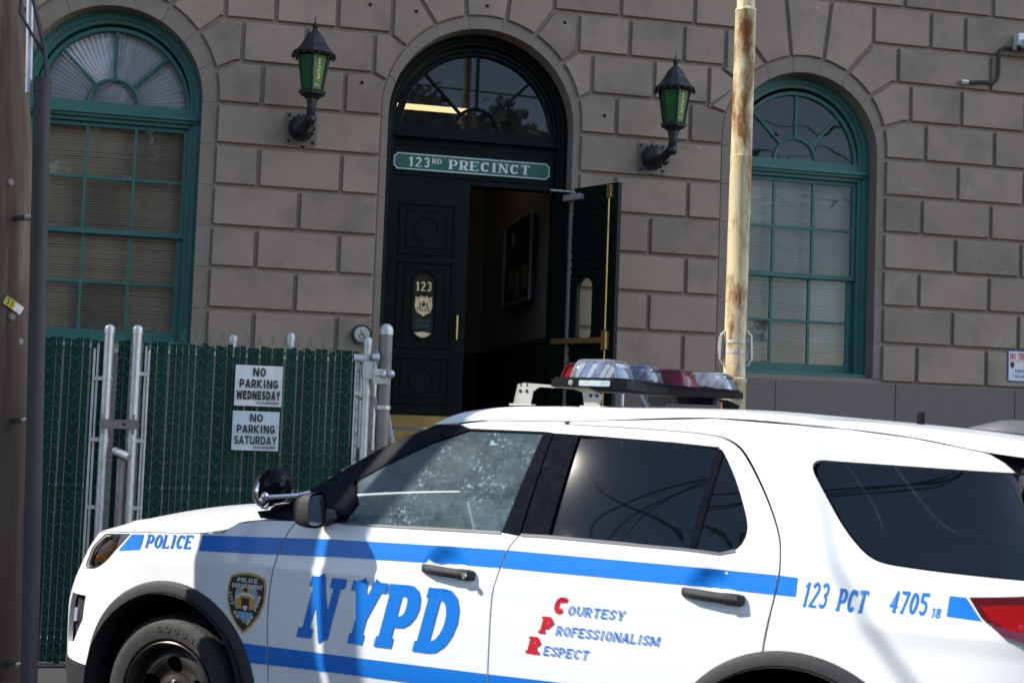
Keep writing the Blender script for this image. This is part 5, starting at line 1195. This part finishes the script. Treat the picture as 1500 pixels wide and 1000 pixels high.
m = MB(); m.box(3.66, 3.86, -.66, .66, 1.61, 1.66, bev=.015); m.build('spoiler', 'blackgloss', CAR)
# ------------------------------------------------------------------ chain-link fence with privacy slats
FO = Vector((-3.0305, 8.9, 0))
fence = thing('chain_link_fence', 'chain link fence filled with dark green slats, gates at left', 'fence', FO, TH)
ZT, ZB = 2.135, .02
sm = MB(); sm.box(0, .0365, 0, .006, 0, ZT-ZB-.02); s0 = sm.build('slat', 'slat', fence); sme = s0.data
random.seed(3); first = True
u = -1.62
while u < 2.02:
    if not (.335 < u+.017 < .445 or .515 < u+.017 < .625):
        z = ZB+random.uniform(-.012, .008); y = .004+random.uniform(-.003, .003)
        o = s0 if first else link('slat', sme, fence); o.location = (u, y, z); o.rotation_euler = (0, random.uniform(-.0035, .0035), random.uniform(-.10, .10)); first = False
    u += .0421
# woven wire
m = MB(); p = .0842; h = .0421
u = -1.62; k = 0
while u < 2.06:
    pts = []; z = ZB-.02; j = 0
    while z < ZT+.03:
        pts.append((u+(p/2 if (j+k) % 2 else 0)-.006, -.002+(-.010 if (j % 2) else .012), z)); z += h; j += 1
    m.tube(pts, .0023, 4, cap=False)
    if k % 2 == 0:
        e = pts[-1]; m.tube([e, (e[0]-.012, e[1], e[2]+.028), (e[0]+.012, e[1]-.006, e[2]+.045), (e[0]+.018, e[1], e[2]+.058)], .0023, 4)
        m.tube([(e[0]+.01, e[1], e[2]), (e[0]+.004, e[1]-.004, e[2]+.035), (e[0]-.016, e[1], e[2]+.05)], .0023, 4)
    u += p/2; k += 1
wm = m.build('wire_mesh', 'wire', fence); wm['kind'] = 'stuff'
def post(x, r, z1, y=.0, mt='galv', lean=0.):
    m = MB(); m.tube([(x, y, 0), (x+lean, y, z1)], r, 14); o = m.build('post', mt, fence, smooth=True)
    m = MB(); m.lathe([(r+.004, z1-.03), (r+.004, z1)]+[((r+.004)*math.cos(t), z1+(r+.002)*math.sin(t)) for t in [math.pi/2*k/5 for k in range(1, 6)]], 14, (x+lean, y, 0)); m.build('post_cap', 'galv', o, smooth=True); return o
post(.388, .031, 2.185, -.01); post(.566, .031, 2.19, -.01); post(1.186, .026, 2.17, .07); post(1.571, .027, 2.20, .07); post(2.093, .030, 2.19, .0); post(2.216, .045, 2.27, .0, 'galvold')
for (a, b, z, y) in ((-1.6, .345, 2.065, .03), (.42, .54, 2.045, .03), (.60, 2.06, 2.05, .03), (.61, 2.06, 1.15, .03), (-1.6, .36, 1.15, .03), (-1.6, .36, .16, .03), (.61, 2.06, .16, .03)):
    m = MB(); m.tube([(a, y, z), (b, y, z)], .021, 10); m.build('rail', 'galv', fence, smooth=True)
for x in (.32, .625, 2.015):
    m = MB(); m.box(x-.004, x+.010, -.006, .0, ZB, ZT-.05); m.tube([(x+(-.02 if x < .5 else .02), .0, ZB), (x+(-.02 if x < .5 else .02), .0, ZT-.08)], .009, 6); m.build('tension_bar', 'galv', fence)
for (x, zz, w) in ((.388, 1.86, .09), (.388, 1.46, .09), (.388, 1.02, .09), (.566, 1.90, -.09), (.566, 1.46, -.09), (.566, 1.02, -.09), (2.093, 1.83, .08), (2.093, 1.35, .08), (2.216, 1.98, 0), (2.216, 1.74, 0), (2.216, 1.22, 0)):
    m = MB(); r = .036 if x < 2.2 else .05; m.lathe([(r, -.013), (r, .013)], 14, (x, 0 if x > 2 else -.01, zz)); m.lathe([(r-.006, -.013), (r, -.013)], 14, (x, 0 if x > 2 else -.01, zz)); m.lathe([(r-.006, .013), (r, .013)], 14, (x, 0 if x > 2 else -.01, zz))
    if w: m.box(min(x, x-w), max(x, x-w), -.022, -.014, zz-.013, zz+.013)
    m.build('band_clamp', 'galv', fence)
m = MB(); m.box(.36, .60, -.062, -.05, 1.535, 1.595, bev=.004)
m.tube([(.375, -.055, 1.50), (.375, -.055, 1.63)], .006, 6); m.tube([(.575, -.055, 1.50), (.575, -.055, 1.63)], .006, 6); lt = m.build('latch', 'galvold', fence)
m = MB(); m.box(.50, .525, -.0645, -.062, 1.555, 1.572); m.build('keyhole', 'ink', lt)
m = MB(); m.tube([(.505, -.05, 0), (.505, -.05, 1.34)], .024, 10); m.build('drop_rod', 'galvold', fence, smooth=True)
m = MB(); m.tube([(.46, -.03, 1.39), (.56, -.10, 1.355)], .027, 12); m.lathe([(.0, 0), (.02, 0)], 10, (.562, -.102, 1.354)); m.build('rod_handle', 'grey', fence, smooth=True)
m = MB(); m.box(2.06, 2.13, -.045, .04, 1.93, 2.05, bev=.008); m.tube([(2.0, .0, 2.07), (2.10, 0, 2.07)], .03, 10); m.tube([(2.12, -.05, 2.08), (2.17, -.05, 2.08)], .026, 10); m.tube([(2.14, -.055, 1.96), (2.26, -.055, 1.97)], .012, 8); m.ball((2.20, -.06, 1.965), .026, 5); m.ball((2.25, -.06, 1.97), .03, 5); m.box(2.13, 2.25, -.055, -.04, 1.90, 2.0, bev=.005); m.build('hinge', 'galv', fence, smooth=True)
# paper signs on the fence
def psign(label, x, z, w, h, mt, lines, foot):
    t = thing('parking_sign', label, 'sign', FO+Vector((math.cos(TH)*x, math.sin(TH)*x, z)), TH, 'no parking signs wired to the fence')
    m = MB(); N = 6
    for i in range(N):
        for j in range(N):
            f = lambda a, b: (w*a/N, -.032-.004*math.sin(a*1.1)-.003*math.sin(b*1.7+1), h*b/N)
            m.quad(f(i, j), f(i+1, j), f(i+1, j+1), f(i, j+1))
    m.build('sheet', mt, t, smooth=True)
    L_ = []
    for txt, zz, hh, ww, T in lines:
        P, wt = lettering(txt, hh, T=T, gap=.13, maxw=ww); L_ += shift(P, (w-ww)/2+.002, zz)
    P, wt = lettering('POLICE DEPARTMENT', .017, T=.2, gap=.13, maxw=.15); L_ += shift(P, w-.165, .013)
    surf('lettering', tri2d(L_), lambda p: (p[0], -.0415, p[1]), 'ink', t, smooth=False)
    m = MB()
    for a, b in ((-.012, .10), (w+.012, .17), (-.012, .21)): m.tube([(a, -.01, b), (a*.4+(w*.6 if a > 0 else 0), -.042, b+.004)], .0025, 4)
    m.build('wire_tie', 'ink', t)
psign('white paper NO PARKING WEDNESDAY sign, upper one on the fence', 1.212, 1.716, .312, .272, 'paper', (('NO', .198, .058, .085, .22), ('PARKING', .120, .058, .255, .22), ('WEDNESDAY', .042, .060, .290, .27)), 1)
psign('bluish paper NO PARKING SATURDAY sign, lower one on the fence', 1.208, 1.420, .308, .262, 'paper2', (('NO', .190, .055, .085, .20), ('PARKING', .115, .055, .25, .20), ('SATURDAY', .040, .056, .280, .20)), 1)

# ------------------------------------------------------------------ rusty cream pole behind the car
rp = thing('steel_pole', 'tall cream painted steel pole with orange rust streaks', 'pole', (1.478, 9.1, 0))
m = MB(); r = .0735
m.lathe([(r*1.10, 0), (r*1.12, 1.98), (r*1.16, 1.985), (r*1.18, 2.0), (r*1.16, 2.015), (r*1.0, 2.022), (r*.985, 3.5), (r*1.0, 3.502), (r*1.0, 3.51), (r*.97, 3.512), (r*.95, 4.50), (r*.98, 4.503), (r*.96, 4.515), (r*.83, 4.525), (r*.80, 7.5)], 32)
m.build('shaft', 'rustpole', rp, smooth=True)
rp.rotation_euler = (0, math.radians(.30), 0)
for s in (-1, 1):
    m = MB(); N = 8
    for k in range(N):
        a0, a1 = -.1+.2*k/N, -.1+.2*(k+1)/N; bx = lambda a: s*(.088+.018*math.cos(a*15))
        w = .026
        m.box(min(bx(a0), bx(a0)+s*.006), max(bx(a0), bx(a0)+s*.006), -w*math.cos(a0*13), w*math.cos(a0*13), 2.22+a0, 2.22+a1)
    m.tube([(s*.075, -.02, 2.33), (s*.10, -.03, 2.30), (s*.105, -.03, 2.14), (s*.08, -.03, 2.10)], .008, 6)
    m.build('cleat', 'galv', rp)
m = MB(); m.lathe([(r+.003, 2.18), (r+.003, 2.20)], 20); m.lathe([(r+.003, 2.25), (r+.003, 2.27)], 20); m.build('strap', 'alu', rp)

# ------------------------------------------------------------------ wooden utility pole in the left foreground
upx, upy = -2.20, 5.85
up_ = thing('utility_pole', 'weathered wooden utility pole at the left edge, nearest the camera', 'pole', (upx, upy, 0))
m = MB(); NA = 40; LEAN = lambda z: .02*z-.0205*z*z if z < 3.6 else -.1937-.1276*(z-3.6)*.6
zs = [.18*k for k in range(56)]; random.seed(11); rad = [random.uniform(-.004, .004) for _ in range(NA)]
for z in zs:
    lean = LEAN(z); 
    for k in range(NA):
        a = 2*math.pi*k/NA; rr = .205-.0085*z+rad[k]*(1+.5*math.sin(z*2+k))
        m.v.append((lean+rr*math.cos(a), rr*math.sin(a), z))
for i in range(len(zs)-1):
    for k in range(NA): a = i*NA+k; b = i*NA+(k+1) % NA; m.f.append((a, b, b+NA, a+NA)); m.mi.append(0)
m.build('shaft', 'wood', up_, smooth=True)
def on_pole(z, ang): a = math.radians(ang); r_ = .205-.0085*z+.002; return Vector((LEAN(z)+r_*math.cos(a), r_*math.sin(a), z)), a
# number tag and nail heads, tilted plate
p, a = on_pole(2.08, -40)
tg = thing('number_tag', 'small tilted tag with yellow field reading 55 on the wooden pole', 'tag', Vector((upx, upy, 0))+p, a+math.pi/2); 
m = MB(); m.box(-.045, .045, -.004, 0, -.018, .018, bev=.002); pl = m.build('plate', 'signwhite', tg, rot=(0, math.radians(28), 0))
m = MB(); m.box(-.045, .005, -.0055, -.004, -.018, .018); m.build('yellow_field', 'yellow', pl)
P, w_ = lettering('55', .026, T=.17, gap=.2, maxw=.036); surf('numerals', tri2d(shift(P, -.038, -.013)), lambda q: (q[0], -.0065, q[1]), 'ink', pl, smooth=False)
for (z, an) in ((2.03, -42), (1.93, -30), (1.72, -12), (2.6, -40)):
    p, a = on_pole(z, an); m = MB(); m.lathe([(.0, -.006), (.012, -.005), (.017, 0)], 10, axis='y'); o = m.build('nail_washer', 'galvold', up_, loc=p, rot=(0, 0, a+math.pi/2))
# riser conduit standing beside the pole, with a cable dropping into it
rc = thing('riser_conduit', 'dark grey cable riser standing just right of the wooden pole', 'conduit', (-1.900, 5.648, 0))
m = MB(); m.tube([(0, 0, 0), (-.105, 0, 3.02)], .034, 16); m.lathe([(.036, 2.97), (.037, 3.03), (.0, 3.035)], 16, (-.105, 0, 0)); m.build('pipe', 'conduit', rc, smooth=True)
for z in (.6, 1.6, 2.45): m = MB(); m.tube([(-.025*z, .0, z), (-.025*z-.10, .06, z), (-.025*z-.20, .12, z)], .012, 6); m.build('standoff', 'conduit', rc)
cb = thing('drop_cable', 'black cables running down the wooden pole into the grey riser', 'cable', (upx, upy, 0))
m = MB(); m.tube([(.215, -.21, 3.02), (.20, -.21, 3.15), (.13, -.22, 3.4), (.10, -.20, 4.2), (.0, -.19, 6.5)], .010, 6); m.tube([(.225, -.20, 3.0), (.20, -.20, 3.12), (.09, -.22, 3.3), (.09, -.21, 3.9), (.0, -.20, 6.5)], .007, 6); m.build('cable', 'ink', cb, smooth=True)
m = MB(); m.tube([(.135, -.19, 2.97), (.085, -.18, 4.1), (.0, -.17, 6.0)], .014, 8); m.build('pale_conduit', 'galv', cb, smooth=True)

sp_ = thing('shadow_post', 'unseen grey post added left of the utility pole to widen the shadow on the car', 'post', (-3.2, 5.425, 0))  # unseen post added to widen the shadow band on the front door
m = MB(); m.tube([(0, 0, 0), (0, 0, 6.2)], .048, 14); m.build('shaft', 'galvold', sp_, smooth=True)
m = MB(); m.box(-.02, .02, -.30, .30, 5.6, 6.1, bev=.01); m.build('added_plate', 'signgreen', sp_)  # plate added on the unseen post, high above the car
# ------------------------------------------------------------------ the street round about: added shading block, trees opposite, overhead cables
nb = thing('shading_block', 'unseen tall brick block added left of the fence to shade wall and fence', 'building', (-9.2, 8.05, 0), math.radians(9))  # unseen block added to keep the sun off wall and fence
m = MB(); m.box(-16, 0, 0, 30, 0, 20.5); m.box(-16.2, .2, -.2, 30.2, 20.5, 20.9, bev=.05); m.build('wall', 'brickred', nb)
for fl in range(6):
    for k in range(5):
        z = 1.2+fl*3.2
        m = MB(); x = -15+3*k; m.box(x, x+1.2, -.05, 0, z, z+1.7, bev=.02); w_ = m.build('window', 'signwhite', nb); m = MB(); m.quad((x+.1, -.056, z+.1), (x+1.1, -.056, z+.1), (x+1.1, -.056, z+1.6), (x+.1, -.056, z+1.6)); m.build('pane', 'tintglass', w_)
leafm = None
def tree(x, y, h, r, label, seed):
    random.seed(seed); t = thing('street_tree', label, 'tree', (x, y, 0), 0, 'street trees opposite the station')
    m = MB(); m.tube([(0, 0, 0), (.1, 0, h*.3), (0, .1, h*.55), (.1, 0, h*.8)], .22, 10, r2=.06)
    cl = []
    for k in range(7):
        a = random.uniform(0, 6.28); z0 = h*random.uniform(.28, .6); e = Vector((math.cos(a)*r*.7, math.sin(a)*r*.7, z0+h*.22)); m.tube([(0, 0, z0), tuple(e*.5+Vector((0, 0, z0*.5))), tuple(e)], .08, 6, r2=.025); cl.append(e)
    m.build('trunk', 'bark', t, smooth=True)
    m = MB()
    for k in range(26):
        a = random.uniform(0, 6.28); q = random.uniform(0, 1)**.5*r; cz = h*random.uniform(.38, .98); c = Vector((math.cos(a)*q*(1.15-cz/h*.6), math.sin(a)*q*(1.15-cz/h*.6), cz)); cr = random.uniform(1.0, 1.7)
        for j in range(120):
            d = Vector((random.gauss(0, 1), random.gauss(0, 1), random.gauss(0, .8))).normalized()*cr*random.uniform(.45, 1.05); p = c+d; s_ = random.uniform(.16, .30)
            u_ = Vector((random.gauss(0, 1), random.gauss(0, 1), random.gauss(0, 1))).normalized(); v_ = u_.orthogonal().normalized()*s_; u_ *= s_
            m.quad(p-u_, p-v_, p+u_, p+v_)
    cr_ = m.build('crown', 'foliage', t); return t
tree(-7.5, -27, 15, 4.6, 'tall leafy street tree behind the camera at left', 1); tree(-1.5, -28, 16, 4.8, 'tall leafy street tree straight behind the camera', 2)
tree(5.5, -27, 15.5, 4.6, 'leafy street tree behind the camera at right', 3); tree(12.5, -28, 16, 4.8, 'broad leafy street tree far right across the street', 4); tree(20, -27, 15, 4.6, 'rounded leafy street tree at the far right corner', 5)
tree(9, -30, 16.5, 4.8, 'tall street tree added between the two on the right to close the sky gap', 6); tree(16.5, -30, 16.5, 4.8, 'tall street tree added behind the far right pair to close the sky gap', 7)  # these and the next two trees are added to block sky between crowns
tree(2, -31, 17, 4.8, 'tallest street tree, added behind the middle of the row to close the sky', 8); tree(26, -28, 16, 4.8, 'last street tree, added at the right end of the row to close the sky', 9)
hs = thing('house_opposite', 'long two storey tan building across the street behind the camera', 'building', (0, -20, 0))
m = MB(); m.box(-14, 22, -6, 0, 0, 8.2); m.build('wall', 'facade', hs)
m = MB(); m.box(-14.2, 22.2, -6.2, .25, 8.2, 8.6, bev=.03); m.build('roof', 'rubber', hs)
for k in range(7):
    x = (-11, -8.5, -6, 4, 6.5, 9, 11.5)[k]; m = MB(); m.box(x, x+1, .0, .04, 1.4, 3.0, bev=.02); w_ = m.build('window', 'signwhite', hs); m = MB(); m.quad((x+.08, .045, 1.5), (x+.92, .045, 1.5), (x+.92, .045, 2.9), (x+.08, .045, 2.9)); m.build('pane', 'tintglass', w_)
cp = [Vector(p) for p in ((-12, 5.0, 17.5), (-9, 4.65, 13), (-5.46, 4.14, 7.72), (-4.12, 3.95, 5.77), (-3.3, 3.3, 5.0), (0, .4, 4.7), (6, -4, 5.6), (14, -12, 7.5))]
for _ in range(3): cp = [cp[0]]+[q for a, b in zip(cp, cp[1:]) for q in (a*.75+b*.25, a*.25+b*.75)]+[cp[-1]]
m = MB(); m.tube(cp, .017, 8)
tag(m.build('service_cable', 'ink', smooth=True), 'thick bundled service cable dropping over the street from the left', 'cable')
for i, (y, z, sag, lb_) in enumerate(((2.6, 7.4, .9, 'lowest overhead cable along the street'), (2.0, 8.3, .7, 'middle overhead cable along the street'), (1.2, 9.2, .8, 'topmost overhead cable along the street'))):
    pts = [(-26+52*k/24, y+.9*math.sin(k*.35+i), z-sag*(1-((k-12)/12)**2)) for k in range(25)]
    m = MB(); m.tube(pts, .022, 6); tag(m.build('overhead_cable', 'ink', smooth=True), lb_, 'cable', 'overhead cables along the street')
